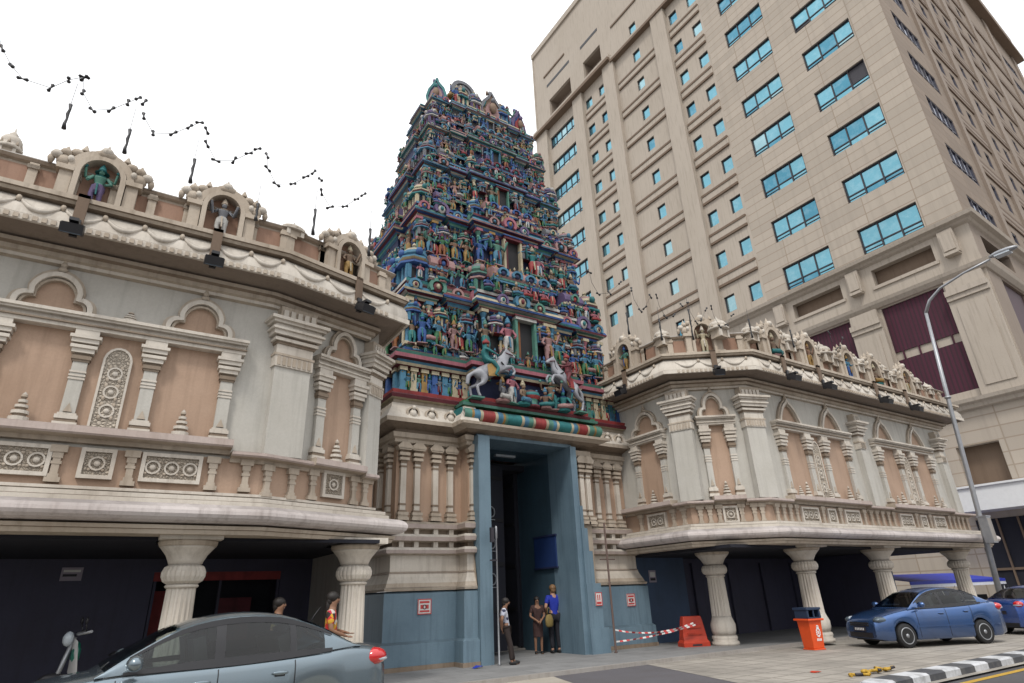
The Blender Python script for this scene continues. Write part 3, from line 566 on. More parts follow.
def turret_mesh():
    mb = MB('stone_pale'); mb.box(-.24, .24, -.24, .2, 0, .34, 'stone'); 
    for x in (-.2, .2): mb.box(x-.05, x+.05, -.28, -.2, 0, .34)
    mb.lathe([(.4, .34), (.42, .40), (.3, .46), (.32, .52), (.34, .6), (.26, .7), (.12, .76), (.14, .8), (.04, .88), (.01, 1.0)], 12, (0, 0, 0), smooth=True)
    for a in range(0, 360, 45): mb.lathe([(.06, 0), (.02, .1), (.004, .13)], 5, (.33*math.cos(R_(a)), .33*math.sin(R_(a)), .44), 'stone')
    return mb.mesh('turret')
def para_panel(w, h):
    mb = MB('brown_panel'); mb.box(-w/2, w/2, -.02, .02, .06, h-.06)
    for x in (-w/2, w/2): mb.box(x-.07, x+.07, -.09, .02, 0, h, 'stone'); mb.box(x-.09, x+.09, -.12, .02, h-.14, h-.06, 'stone'); mb.box(x-.09, x+.09, -.12, .02, 0, .07, 'stone')
    return mb.mesh('parapet_panel')
PIL = pil_mesh(); FIN = finial_mesh(); COLM = col_mesh(); NICHE, NBACK = niche_parts(); TUR = turret_mesh(); BAL = bal_mesh()
# floodlight hung over a cornice: an arm with a black lamp head; arm root at the origin, reaches to -Y
def floodlight(loc, rz, label):
    t = thing('floodlight', label, 'floodlight', loc, rz, 'floodlights hung from the temple cornices')
    mb = MB('tan_dark'); mb.box(-.09, .09, -.05, .0, -.02, .62); mb.box(-.09, .09, -.05, .3, .55, .62); part('bracket', mb, t)
    mb = MB('black_plastic'); mb.box(-.07, .07, -.42, -.05, -.16, -.1); mb.box(-.06, .06, -.1, -.04, -.3, 0.05); part('arm', mb, t)
    mt = Matrix.Rotation(R_(24), 3, 'X'); h = MB('black_plastic'); h.obox((0, -.34, -.3), (.34, .22, .17), mt); h.obox((0, -.2, -.24), (.3, .16, .15), mt)
    for i in range(5): h.obox((0, -.22-.05*i, -.15-.024*i), (.32, .015, .045), mt)
    hd = part('lamp_head', h, t); g = MB('lens'); g.obox((0, -.345, -.39), (.29, .17, .012), mt); part('glass', g, hd)
    return t
def seg_pts(path, step, d, inset=.2):
    """points every `step` along a plan path, offset outwards by d: (x, y, rz)"""
    out = []
    for i in range(len(path)-1):
        a, b_ = Vector(path[i]), Vector(path[i+1]); L = (b_-a).length; t = (b_-a)/L; n = Vector((t.y, -t.x)); k = max(1, int((L-inset)/step))
        for j in range(k): p = a+t*((j+.5)*L/k)+n*d; out.append((p.x, p.y, math.atan2(t.y, t.x), L/k))
    return out

def wing(label, base, path, zk, rail, side, cpath=None):
    """a temple wing: path = wall line in plan (outward on its right), zk maps the reference heights"""
    t = thing('temple_wing', label, 'temple wing', (base[0], base[1], 0))
    zz = lambda z: 2.86+(z-2.86)*zk
    B = lambda name, mb, **k: part(name, mb, t, (-base[0], -base[1], 0), **k)
    P_ = lambda name, me, x, y, z, rz=0, sc=None, **k: part(name, me, t, (x-base[0], y-base[1], z), rz, sc, **k)
    # projecting ledge over the columns
    pr = [(-.2, 2.86), (.44, 2.86), (.47, 2.93), (.5, 2.94), (.52, 3.0), (.42, 3.02)]+[(.48+.27*math.sin(R_(a)), 3.2-.165*math.cos(R_(a))) for a in range(0, 181, 20)]+[(.38, 3.37), (.38, 3.45), (.31, 3.47), (.31, 3.54), (.22, 3.56), (.24, rail-.93), (.12, rail-.91), (.12, rail-.86), (0, rail-.86)]
    mts = ['stone', 'stone', 'stone_dark', 'stone', 'stone_dark', 'stone_dark']+['roll_paint']*9+['stone_dark']+['stone_pale', 'stone_dark', 'stone_pale', 'stone_dark', 'stone_pale', 'stone_dark', 'stone_pale', 'stone', 'stone', 'stone']  # dark segments: grime on step tops, and a painted shade line under the roll
    B('ledge', MB('stone_pale').sweep(path, pr, 'stone_pale', mats=mts[:len(pr)-1]))
    B('dado', MB('salmon').sweep(path, [(.0, rail-.88), (.04, rail-.86), (.04, rail-.2), (0, rail-.2)], 'salmon'))
    B('wall', MB('white_wall').sweep(path, [(0, rail-.3), (0, zz(8.0))], 'white_wall'))
    wall_path, path = path, cpath or path
    # upper moulding, soffit, cornice with dentils and garland frieze, top ledge
    z0 = zz(7.62)
    B('upper_moulding', MB('stone').sweep(path, [(0, z0), (.1, z0+.02), (.1, z0+.09), (.18, z0+.11), (.18, z0+.2), (.28, z0+.22), (.28, z0+.3), (.0, z0+.34)], 'stone', mats=['stone', 'stone_pale', 'stone', 'stone', 'stone_dark', 'stone', 'stone']))
    zc = zz(8.0); cd = .86
    mb = MB('stone'); mb.sweep(path, [(.1, zc-.06), (.45, zc+.02), (cd-.08, zc+.05), (cd-.06, zc-.02), (cd, zc-.02), (cd, zc+.1), (cd-.04, zc+.12)], 'stone', mats=['taupe', 'taupe', 'stone', 'stone_pale', 'stone_pale', 'stone'])
    for x, y, rz, L in seg_pts(path, .13, cd): mb.obox((x, y, zc+.035), (.075, .05, .085), Matrix.Rotation(rz, 3, 'Z'), 'stone')
    B('cornice', mb)
    fz = [(cd-.03, zc+.12), (cd-.05, zc+.3), (cd-.12, zc+.45), (cd-.24, zc+.56)]
    mb = MB('stone_pale').sweep(path, fz, 'stone_pale', smooth=True)
    for x, y, rz, L in seg_pts(path, .62, cd-.02):
        m3 = Matrix.Rotation(rz, 3, 'Z'); c = Vector((x, y, zc+.42)); ok = Vector
        pts = [c+m3@Vector((L*.46*q, .07-.05*(1-q*q), -.2*(1-q*q))) for q in (-1, -.75, -.5, -.25, 0, .25, .5, .75, 1)]
        mb.tube(pts, [.025, .04, .05, .058, .06, .058, .05, .04, .025], 6, 'stone_pale')
        mb.ell(c+m3@Vector((L*.5, .05, .0)), (.05, .05, .07), 'stone', 6, 4)
    B('garland_frieze', mb)
    zt = zc+.56
    B('top_ledge', MB('stone').sweep(path, [(cd-.3, zt), (cd-.1, zt+.01), (cd-.06, zt+.06), (cd-.02, zt+.07), (cd-.02, zt+.16), (cd-.12, zt+.18), (-.4, zt+.2)], 'stone', mats=['stone_dark', 'stone', 'stone_dark', 'stone', 'stone', 'stone_dark']))
    pd = cd-.42; ph = .62; zp = zt+.19
    mb = MB('stone').sweep(path, [(pd, zp), (pd, zp+ph), (pd+.08, zp+ph+.02), (pd+.1, zp+ph+.08), (pd+.05, zp+ph+.13), (pd-.2, zp+ph+.14), (pd-.24, zp+ph), (pd-.24, zp)], 'stone', mats=['stone', 'stone', 'stone_dark', 'grey_conc', 'grey_conc', 'stone', 'stone']); B('parapet', mb)
    for x, y, rz, L in seg_pts(path, .62, pd):
        P_('parapet_panel', PPAN, x, y, zp, rz, (L/.62, 1, 1))
    return t, P_, B, zz, zp, pd, cd, zc
PPAN = para_panel(.62, .62)

def bay(P_, B, zz, rail, xs, y, arches, aw, ah, slabx=None, pt=False):
    """pilasters, salmon panels, entablature, arches above and a carved slab; wall faces -Y at y"""
    pz0, pz1 = rail, zz(6.4); ps = (pz1-pz0)/1.8
    for x in xs: P_('pilaster', PIL, x, y, pz0, 0, (.92, 1, ps))
    mb = MB('salmon'); mb.box(xs[0], xs[-1], y-.012, y+.02, pz0-.05, pz1+.02); B('wall_panel', mb)
    ez = pz1; mb = MB('stone_pale'); x0, x1 = xs[0]-.2, xs[-1]+.2
    for a, b_, d in ((0, .07, .2), (.07, .1, .24), (.1, .19, .17), (.19, .23, .26), (.23, .29, .3)): mb.box(x0-d*.3, x1+d*.3, y-d, y+.02, ez+a, ez+b_, 'stone_pale' if d != .24 else 'stone_dark')
    B('entablature', mb)
    A, I = arch_mesh(aw, ah, pt)
    for ax in arches: P_('arch_moulding', A, ax, y, ez+.29); P_('arch_infill', I, ax, y, ez+.29)
    if slabx is not None:
        P_('carved_slab', SLAB, slabx, y-.012, pz0+.02, 0, (1, 1, (pz1-pz0-.25)/1.5))
SLAB = slab_mesh(1.5)
def railseg(B, path, rail, d=.34, h=.26):
    B('rail', MB('rail_stone').sweep(path, [(0, rail-h), (.1, rail-h+.01), (.12, rail-h+.08), (d-.03, rail-h+.1), (d, rail-h+.13), (d, rail-.02), (d-.05, rail), (0, rail)], 'rail_stone', mats=['stone', 'stone', 'stone', 'rail_stone', 'rail_stone', 'rail_stone', 'rail_stone']))

# ---------------------------------------------------------------- left wing
LP = [(-14, 12.6), (2.2, 12.6), (4.85, 13.6), (4.85, 20)]
LR = 4.62
LW, LPp, LB, lz, lzp, lpd, lcd, lzc = wing('carved cream temple wing left of the painted gate tower', (-2, 13.5), LP, 1.0, 4.5, 'L', [(-14, 12.6), (2.0, 12.6), (4.42, 13.3), (4.42, 20)])
bay(LPp, LB, lz, LR, [-2.32, -1.06, .04, 1.36], 12.6, [-1.68, .72], 1.12, .82, -.51)
bay(LPp, LB, lz, LR, [-6.4, -5.14, -4.04, -2.72-.35], 12.6, [-5.77, -3.6], 1.12, .82, -4.59)
railseg(LB, [(-14, 12.6), (1.62, 12.6)], LR, .36); railseg(LB, [(1.63, 12.6), (2.2, 12.6), (3.2, 12.98)], 4.42, .3, .2)
ca, sa = math.cos(math.atan2(1, 2.65)), math.sin(math.atan2(1, 2.65)); lrz = math.atan2(1, 2.65)
fl = lambda u: (2.2+u*ca, 12.6+u*sa)
railseg(LB, [fl(1.05), fl(2.42)], 4.5, .36); railseg(LB, [fl(2.43), fl(2.83)], 4.36, .3, .2)
for x in (-1.68, .7, -5.7): LPp('stone_finial', FIN, x, 12.42, LR, 0, (.56, .7, .9))
DW, DS = dado_mesh(.92), dado_mesh(.46)
for x, m_ in ((-1.6, DW), (-.46, DS), (.68, DW), (-3.0, DS), (-4.2, DW)): LPp('carved_panel', m_, x, 12.56, 3.8)
for x in (-2.3, -1.03, .04, 1.36, 1.95): LPp('baluster', BAL, x, 12.56, 3.68)
for u in (.15, .7): p = fl(u); LPp('baluster', BAL, p[0]+.03*sa, p[1]-.04*ca, 3.62, lrz)
for u in (1.2, 2.28, 2.6): p = fl(u); LPp('baluster', BAL, p[0]+.03*sa, p[1]-.04*ca, 3.66, lrz)
p = fl(1.72); LPp('carved_panel', dado_mesh(.5, .5), p[0]+.03*sa, p[1]-.04*ca, 3.78, lrz)
BP1 = bigpil_mesh(lz(7.55)-4.4, .78)
LPp('corner_pilaster', BP1, 2.56, 12.7, 4.42, lrz*.5); p = fl(2.62); LPp('corner_pilaster', BP1, p[0], p[1]+.02, 4.36, lrz+.25, (.62, 1, 1))
for u in (1.22, 2.2): p = fl(u); LPp('pilaster', PIL, p[0], p[1], 4.5, lrz, (.86, 1, (lz(6.55)-4.5)/1.8))
mb = MB('salmon'); mb.box(-.49, .49, -.012, .02, 0, lz(6.55)-4.45); p = fl(1.71); LPp('wall_panel', mb.mesh('wall_panel'), p[0], p[1], 4.46, lrz)
mb = MB('stone_pale')
for a, b_, d in ((0, .07, .2), (.07, .1, .24), (.1, .19, .17), (.19, .23, .26), (.23, .29, .3)): mb.box(-.66-d*.3, .66+d*.3, -d, .02, a, b_)
LPp('entablature', mb.mesh('entablature'), p[0], p[1], lz(6.55), lrz); A, I = arch_mesh(.92, .85); LPp('arch_moulding', A, p[0], p[1], lz(6.55)+.29, lrz); LPp('arch_infill', I, p[0], p[1], lz(6.55)+.29, lrz)
LPp('stone_finial', FIN, p[0]+.1*sa, p[1]-.1*ca, 4.5, lrz, (.6, .7, .95))
# drain ornament in the middle of the white wall and small corbels
LPp('stone_finial', FIN, -.48, 12.56, lz(6.69), 0, (.6, .6, .5))
LPp('stone_finial', FIN, -4.6, 12.56, lz(6.69), 0, (.6, .6, .5))
# parapet shrines
ly = 12.6-lpd-.12
for i, (x, st) in enumerate(((-1.46, 4), (.72, 5), (-4.4, 2))):
    n_ = LPp('niche_shrine', NICHE, x, ly, lzp-.02, 0, (1.02, 1, 1.0)); part('niche_back', NBACK, n_); part('statue', statue_mesh('statue', 'p_sea' if i == 0 else 'p_grey', 'p_violet' if i == 0 else 'p_white', 'p_teal' if i == 0 else 'stone', False, 4, 3+i), n_, (0, -.06, .02), 0, .84)
p = fl(1.25); n_ = LPp('niche_shrine', NICHE, p[0]+(lpd+.12)*sa, p[1]-(lpd+.12)*ca, lzp-.02, lrz, (1.0, 1, 1.0)); part('niche_back', NBACK, n_); part('statue', statue_mesh('statue', 'p_tan', 'p_gold', 'p_cream', False, 2, 8), n_, (0, -.06, .02), 0, .84)
LPp('turret', TUR, -2.95, 12.3, lzp+.6, 0, (.5, .5, .8)); LPp('turret', TUR, 2.2, 12.2, lzp+.55, .2, (.8, .5, .4))
for x in (-7.5, -12, 4.85): LPp('fluted_column', COLM, x, 12.85, 0) if x < 4 else None
LPp('fluted_column', COLM, 1.2, 12.85, 0, 0, (.82, .82, 1)); LPp('fluted_column', COLM, 4.5, 13.35, 0, 0, (.86, .86, 1)); LPp('fluted_column', COLM, -3.2, 12.85, 0, 0, (.82, .82, 1))
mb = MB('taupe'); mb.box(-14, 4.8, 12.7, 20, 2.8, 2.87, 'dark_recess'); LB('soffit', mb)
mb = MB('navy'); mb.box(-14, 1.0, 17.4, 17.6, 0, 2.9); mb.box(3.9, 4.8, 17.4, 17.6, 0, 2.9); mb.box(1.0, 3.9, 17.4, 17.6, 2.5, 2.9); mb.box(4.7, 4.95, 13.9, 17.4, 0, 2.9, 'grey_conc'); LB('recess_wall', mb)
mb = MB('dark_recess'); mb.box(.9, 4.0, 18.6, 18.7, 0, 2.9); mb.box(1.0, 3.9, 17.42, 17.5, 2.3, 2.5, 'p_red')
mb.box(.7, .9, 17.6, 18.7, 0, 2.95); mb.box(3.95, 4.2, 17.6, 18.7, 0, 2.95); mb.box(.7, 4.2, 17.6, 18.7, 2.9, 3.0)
for x in (1.02, 1.75, 2.45, 3.83): mb.box(x, x+.06, 17.42, 17.5, 0, 2.3, 'navy')
mb.box(1.1, 1.7, 18.1, 18.2, .5, 2.1, 'p_red'); mb.box(2.6, 3.4, 18.2, 18.3, .9, 1.9, 'p_maroon'); LB('doorway', mb)
mb = MB('salmon'); mb.sweep([(-14, 14), (4.85-.3, 14), (4.55, 20)], [(0, 8.5), (0, 9.0)], 'stone_dark'); mb.add([(-14, 13, 8.72), (4.5, 13.6, 8.72), (4.5, 20, 8.72), (-14, 20, 8.72)], [(0, 1, 2, 3)], 'grey_conc'); LB('roof_deck', mb)
mb = MB('notice'); mb.box(-.2, .2, -.02, 0, -.14, .14); mb.box(-.16, .16, -.026, -.02, .04, .09, 'sign_white'); mb.box(-.16, .1, -.026, -.02, -.05, .0, 'metal_dark')
o = thing('wall_notice', 'small pale notice on the dark wall under the left wing', 'sign', (-.62, 17.39, 2.48), mesh=mb.mesh('wall_notice'))
for x, lab in ((-1.58, 'black floodlight under the cornice below the green four armed statue'), (.68, 'black floodlight under the cornice below the pale grey statue'), (-5.2, 'black floodlight on the far left of the left cornice')):
    floodlight((x, 12.6-lcd, lzc+.12), 0, lab)
p = fl(1.4); floodlight((p[0]+lcd*sa, p[1]-lcd*ca, lzc+.12), lrz, 'black floodlight under the angled end of the left cornice')

# ---------------------------------------------------------------- right wing
RPATH = [(15.5, 19), (15.5, 13.5), (17.45, 12.1), (31.4, 12.1), (31.4, 20)]
RR = 4.32
RW, RPp, RB, rz_, rzp, rpd, rcd, rzc = wing('carved cream temple wing right of the painted gate tower', (23, 13), RPATH, 1.075, RR, 'R')
frz = math.atan2(-1.4, 1.95); fc, fsn = math.cos(frz), math.sin(frz)
ff = lambda u: (15.5+u*fc, 13.5+u*fsn)
bay(RPp, RB, rz_, RR, [18.85, 20.35, 21.4, 22.9], 12.1, [19.6, 22.15], 1.2, .92, 20.87, True)
bay(RPp, RB, rz_, RR, [25.15, 26.75, 27.85, 29.4], 12.1, [25.95, 28.62], 1.2, .92, 27.3, True)
railseg(RB, [(18.55, 12.1), (23.2, 12.1)], RR+.08, .36); railseg(RB, [(24.85, 12.1), (29.7, 12.1)], RR+.08, .36)
railseg(RB, [ff(1.72), (17.45, 12.1), (18.54, 12.1)], RR-.06, .3, .2); railseg(RB, [(23.21, 12.1), (24.84, 12.1)], RR-.06, .3, .2); railseg(RB, [(29.71, 12.1), (31.4, 12.1), (31.4, 14)], RR-.06, .3, .2)
railseg(RB, [ff(.7), ff(1.71)], RR+.06, .36); railseg(RB, [(15.5, 14.0), (15.5, 13.5), ff(.69)], RR-.06, .3, .2); railseg(RB, [(15.5, 16.4), (15.5, 14.01)], RR+.06, .36)
BP2 = bigpil_mesh(rz_(7.55)-RR, .72); RBP = bigpil_mesh(rz_(7.4)-RR, .34)
RPp('corner_pilaster', BP2, 15.62, 13.44, RR-.04, (frz-PI/2)/2-.1); RPp('corner_pilaster', BP2, 17.52, 12.12, RR-.04, frz*.5)
for x in (23.9, 30.5): RPp('corner_pilaster', RBP, x, 12.1, RR-.04)
def small_arch(P_, x, y, rz, r, w2, top):
    for s_ in (-1, 1): P_('pilaster', PIL, x+s_*w2*math.cos(rz), y+s_*w2*math.sin(rz), r, rz, (.8, 1, (top-r)/1.8))
    mb = MB('salmon'); mb.box(-w2, w2, -.012, .02, -.05, top-r+.02); P_('wall_panel', mb.mesh('wall_panel'), x, y, r, rz)
    mb = MB('stone_pale')
    for a, b_, d in ((0, .07, .2), (.07, .1, .24), (.1, .19, .17), (.19, .23, .26), (.23, .29, .3)): mb.box(-w2-.16-d*.3, w2+.16+d*.3, -d, .02, a, b_)
    P_('entablature', mb.mesh('entablature'), x, y, top, rz); A, I = arch_mesh(w2*2.15, .88); P_('arch_moulding', A, x, y, top+.29, rz); P_('arch_infill', I, x, y, top+.29, rz)
    P_('stone_finial', FIN, x+.1*math.sin(rz), y-.1*math.cos(rz), r, rz, (.55, .7, .85))
p = ff(1.2); small_arch(RPp, p[0], p[1], frz, RR+.06, .42, rz_(6.45)); small_arch(RPp, 15.5, 14.95, -PI/2, RR+.06, .62, rz_(6.25))
for x in (19.6, 22.15, 25.95, 28.6): RPp('stone_finial', FIN, x, 11.92, RR+.08, 0, (.5, .6, .9))
for x in (19.15, 20.9, 22.6, 25.5, 27.3, 29.1): RPp('stone_finial', FIN, x, 11.9, RR+.08, 0, (.4, .5, .6))
for x, m_ in ((19.6, DW), (22.15, DW), (25.95, DW), (28.62, DW), (20.87, DS), (27.3, DS)): RPp('carved_panel', m_, x, 12.06, RR-.74)
for x in (17.8, 18.15, 18.5, 18.85, 20.35, 21.4, 22.95, 23.4, 23.8, 24.2, 24.6, 25.0, 26.75, 27.85, 29.5, 29.9, 30.3, 30.7, 31.1): RPp('baluster', BAL, x, 12.06, RR-.82)
p = ff(1.2); RPp('carved_panel', dado_mesh(.42), p[0]+.04*fsn, p[1]-.04*fc, RR-.74, frz)
for u in (.25, .55, .85, 1.55, 1.95, 2.2): p = ff(u); RPp('baluster', BAL, p[0]+.04*fsn, p[1]-.04*fc, RR-.82, frz)
for y in (13.75, 14.2, 15.7): RPp('baluster', BAL, 15.46, y, RR-.82, -PI/2)
RPp('carved_panel', dado_mesh(.8), 15.46, 14.95, RR-.74, -PI/2)
ry = 12.1-rpd-.12
rn = [(ff(1.15)[0]+(rpd+.12)*fsn, ff(1.15)[1]-(rpd+.12)*fc, frz), (18.75, ry, 0), (20.95, ry, 0), (23.6, ry, 0), (25.6, ry, 0), (28.2, ry, 0), (15.5-rpd-.12, 15.0, -PI/2)]
cc_ = [('p_cream', 'p_cream', 'stone_pale'), ('p_tan', 'p_teal', 'p_cream'), ('p_skin', 'p_gold', 'p_gold'), ('p_sky', 'p_blue', 'p_gold'), ('p_tan', 'p_gold', 'p_cream'), ('p_skin', 'p_cream', 'p_gold'), ('p_sea', 'p_gold', 'p_blue')]
for i, (x, y, a) in enumerate(rn):
    n_ = RPp('niche_shrine', NICHE, x, y, rzp-.02, a, (1.0, 1, 1.12)); part('niche_back', NBACK, n_); part('statue', statue_mesh('statue', *cc_[i], i % 3 == 1, 2, 30+i), n_, (0, -.06, .02), 0, .84 if i % 3 != 1 else 1.1)
for x, y, s_ in ((16.4, 11.9, .9), (17.6, 11.55, .8), (19.85, 11.7, 1.0), (22.3, 11.7, 1.0), (22.75, 11.7, .8), (24.6, 11.7, .9), (26.5, 11.7, .95), (27.2, 11.7, .8), (29.4, 11.7, .85), (30.6, 11.7, .7), (15.1, 13.3, .8)): RPp('turret', TUR, x, y, rzp+.35*s_+.12, 0, (s_, s_, s_*.95))
for x, y in ((17.1, 14.3), (19.4, 12.5), (23.95, 12.4), (30.3, 12.5)): RPp('fluted_column', COLM, x, y, 0, 0, (.93, .93, 1))
mb = MB('dark_recess'); mb.box(15.6, 31.3, 12.3, 19, 2.78, 2.87); LB2 = RB('soffit', mb)  # blue soffit coloured near-black to hold its shade
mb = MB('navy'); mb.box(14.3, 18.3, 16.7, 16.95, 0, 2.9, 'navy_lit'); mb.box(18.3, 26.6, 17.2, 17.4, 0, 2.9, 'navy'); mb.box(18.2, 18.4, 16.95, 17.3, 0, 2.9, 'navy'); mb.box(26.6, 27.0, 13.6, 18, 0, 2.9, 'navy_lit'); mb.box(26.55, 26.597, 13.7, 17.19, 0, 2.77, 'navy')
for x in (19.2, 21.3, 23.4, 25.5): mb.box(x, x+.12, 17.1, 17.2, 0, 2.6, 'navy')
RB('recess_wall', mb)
mb = MB('grey_conc'); mb.add([(16, 14.2, rzc+.6), (17.9, 12.8, rzc+.6), (31, 12.8, rzc+.6), (31, 20, rzc+.6), (16, 20, rzc+.6)], [(0, 1, 2, 3, 4)]); RB('roof_deck', mb)
for x, lab in ((18.75, 'black floodlight second from the gate tower on the right cornice'), (20.9, 'black floodlight third from the gate tower on the right cornice'), (24.8, 'black floodlight fourth from the gate tower on the right cornice'), (27.2, 'black floodlight furthest from the gate tower on the right cornice')):
    floodlight((x, 12.1-rcd, rzc+.12), 0, lab)
p = ff(1.3); floodlight((p[0]+rcd*fsn, p[1]-rcd*fc, rzc+.12), frz, 'black floodlight on the angled corner of the right cornice')
floodlight((15.5-rcd, 14.9, rzc+.12), -PI/2, 'grey floodlight on the right wing beside the tower')
for i, (x, y, z) in enumerate(((16.6, 16.69, 2.15), (20.6, 17.19, 2.2))):
    mb = MB('notice'); mb.box(-.17, .17, -.02, 0, -.2, .2); mb.box(-.12, .12, -.026, -.02, -.02, .14, 'sign_white'); mb.box(-.12, .12, -.026, -.02, -.14, -.06, 'sign_red' if i else 'metal_dark')
    thing('wall_notice', ['small pale notice on the blue wall left of the first right column', 'small pale notice on the dark wall behind the second right column'][i], 'sign', (x, y, z), mesh=mb.mesh('wall_notice'))
# ================================================================== gate tower (gopuram)
GX, GY = 11.05, 16.0
gt = thing('gate_tower', 'tall painted temple gate tower crowded with statues above a blue doorway', 'temple tower', (GX, GY, 0))
G = lambda name, mb, **k: part(name, mb, gt, (-GX, -GY, 0), **k)
def gplan(hw, yf, yb, c=1.9, pj=.45, cb=0, cx=GX):
    """rectangular plan with a projecting centre bay (half width c) and optional corner bays"""
    x0, x1 = cx-hw, cx+hw; p = [(x0, yf)]
    m0, m1 = x0+cb+(hw-c-cb)*.34, x0+cb+(hw-c-cb)*.74
    if cb: p += [(x0+cb, yf), (x0+cb, yf+.3), (m0, yf+.3), (m0, yf-.1), (m1, yf-.1), (m1, yf+.3), (cx-c, yf+.3)]
    else: p += [(cx-c, yf)]
    p += [(cx-c, yf-pj), (cx+c, yf-pj)]
    p += [(cx+c, yf+.3), (2*cx-m1, yf+.3), (2*cx-m1, yf-.1), (2*cx-m0, yf-.1), (2*cx-m0, yf+.3), (x1-cb, yf+.3), (x1-cb, yf), (x1, yf)] if cb else [(cx+c, yf), (x1, yf)]
    ym = (yf+yb)/2; q = (yb-yf)*.18
    if cb: p += [(x1, yf+cb), (x1-.14, yf+cb), (x1-.14, ym-q), (x1+.2, ym-q), (x1+.2, ym+q), (x1-.14, ym+q), (x1-.14, yb-cb), (x1, yb-cb)]
    p += [(x1, yb), (x0, yb)]
    if cb: p += [(x0, yb-cb), (x0+.14, yb-cb), (x0+.14, ym+q), (x0-.2, ym+q), (x0-.2, ym-q), (x0+.14, ym-q), (x0+.14, yf+cb), (x0, yf+cb)]
    return p
# --- base: two solid halves either side of the passage, so the doorway is a real opening
DX0, DX1 = 9.25, 12.42
def halves(hw, yf, yb, c, pj):
    """open plan path of the left and right half, outward on its right"""
    l = [(DX0-.55, yb), (GX-hw, yb), (GX-hw, yf), (GX-c, yf), (GX-c, yf-pj), (DX0-.41, yf-pj)]
    r = [(GX+c-.02, yf), (GX+hw, yf), (GX+hw, yb), (DX1+.55, yb)]
    return l, r
for pth in halves(4.42, 16.5, 22.8, 2.3, .5):
    G('plinth', MB('blue_plinth').sweep(pth, [(.42, 0), (.42, .62), (.34, .68), (.34, 1.84), (.2, 1.9), (0, 1.9)], 'blue_plinth'))
    G('skirting', MB('stone_dark').sweep(pth, [(.44, 0), (.44, .1), (.4, .12)], 'stone_dark'))
    pr = [(.32, 1.9), (.34, 1.96), (.28, 2.0), (.24, 2.1), (.17, 2.25), (.14, 2.34), (.16, 2.36), (.12, 2.4), (.12, 2.82), (.3, 2.86), (.33, 2.95), (.26, 3.02), (.06, 3.05), (.06, 3.16), (.28, 3.2), (.31, 3.31), (.24, 3.38), (.06, 3.4), (.06, 3.5), (.24, 3.54), (.27, 3.66), (.2, 3.72), (0, 3.76)]
    mt = ['stone', 'stone', 'stone', 'stone_pale', 'stone_pale', 'rail_stone', 'stone', 'stone_pale', 'stone', 'rail_stone', 'stone_pale', 'stone', 'stone_dark', 'stone', 'rail_stone', 'stone_pale', 'stone', 'stone_dark', 'stone', 'rail_stone', 'stone', 'stone']
    G('base_moulding', MB('stone').sweep(pth, pr, 'stone', mats=mt))
    G('base_wall', MB('salmon').sweep(pth, [(0, 3.7), (0, 6.3)], 'salmon'))
    pr = [(0, 5.95), (.12, 6.0), (.12, 6.1), (.2, 6.14), (.22, 6.28), (.1, 6.3), (.1, 6.4), (.5, 6.52), (.56, 6.5), (.58, 6.62), (.5, 6.75), (.36, 6.98), (.34, 7.12), (.3, 7.15), (.3, 7.24), (.0, 7.26)]
    G('base_cornice', MB('stone').sweep(pth, pr, 'stone', mats=['stone', 'stone', 'stone', 'stone', 'stone', 'stone_dark', 'stone_dark', 'stone', 'stone', 'stone_pale', 'stone_pale', 'stone_pale', 'stone', 'stone', 'stone']))
# blocks in the moulding rebates and little busts on the stone cornice
blk = MB('stone_pale')
blk.box(-.07, .07, -.18, 0, -.08, .08); bkm = blk.mesh('moulding_block')
for x in [6.8, 7.25, 7.85, 8.35, 8.95, 13.75, 14.15, 14.62, 15.1]:
    y = 16.5 if (x < GX-2.3 or x > GX+2.3) else 16.0
    for z in (3.1, 3.45): part('moulding_block', bkm, gt, (x-GX, y-GY, z))
bu = MB('stone_pale'); bu.ell((0, -.06, .12), (.12, .09, .14)); bu.ell((0, -.1, .3), (.07, .07, .08)); bu.ribbon(arc(0, .12, .2, 200, -20, 10), .05, -.08, .06, 'stone'); bum = bu.mesh('cornice_bust')
for x in (6.9, 7.5, 8.15): part('cornice_bust', bum, gt, (x-GX, 16.06-GY, 6.68), 0, .95)
for x in (13.9, 14.5, 15.05): part('cornice_bust', bum, gt, (x-GX, 16.06-GY, 6.68), 0, .95)
for y in (17, 17.8, 18.6): part('cornice_bust', bum, gt, (6.2-GX, y-GY, 6.68), -PI/2, .95)
bp = MB('stone_pale')   # tall base pilaster
for z0, z1, h in ((0, .08, .17), (.08, .14, .14), (.14, .22, .16), (.22, .28, .12), (.28, 1.62, .085), (.42, .47, .1), (1.5, 1.55, .1), (1.62, 1.7, .1), (1.7, 1.78, .15), (1.78, 1.84, .1), (1.84, 1.93, .16), (1.93, 2.0, .12), (2.0, 2.06, .19), (2.06, 2.26, .11)): bp.box(-h, h, -h-.03, .02, z0, z1, 'stone_pale' if h < .1 else ('stone_dark' if h < .125 else 'stone'))
bp.poly([(-.24, 2.1), (-.2, 2.02), (.2, 2.02), (.24, 2.1), (.1, 2.24), (-.1, 2.24)], -.22, .02, 'stone'); bpm = bp.mesh('base_pilaster')
for x, y in ((6.82, 16.5), (7.26, 16.5), (7.85, 16.5), (8.35, 16.5), (8.62+.25, 16.0), (13.02, 15.95), (13.3, 15.95), (13.72, 16.5), (14.15, 16.5), (14.62, 16.5), (15.1, 16.5)):
    if DX0-.28 < x < DX1: continue
    part('base_pilaster', bpm, gt, (x-GX, y-GY, 3.76))
for y in (16.9, 17.6, 18.4, 19.2, 20): part('base_pilaster', bpm, gt, (GX-4.42-GX, y-GY, 3.76), -PI/2)
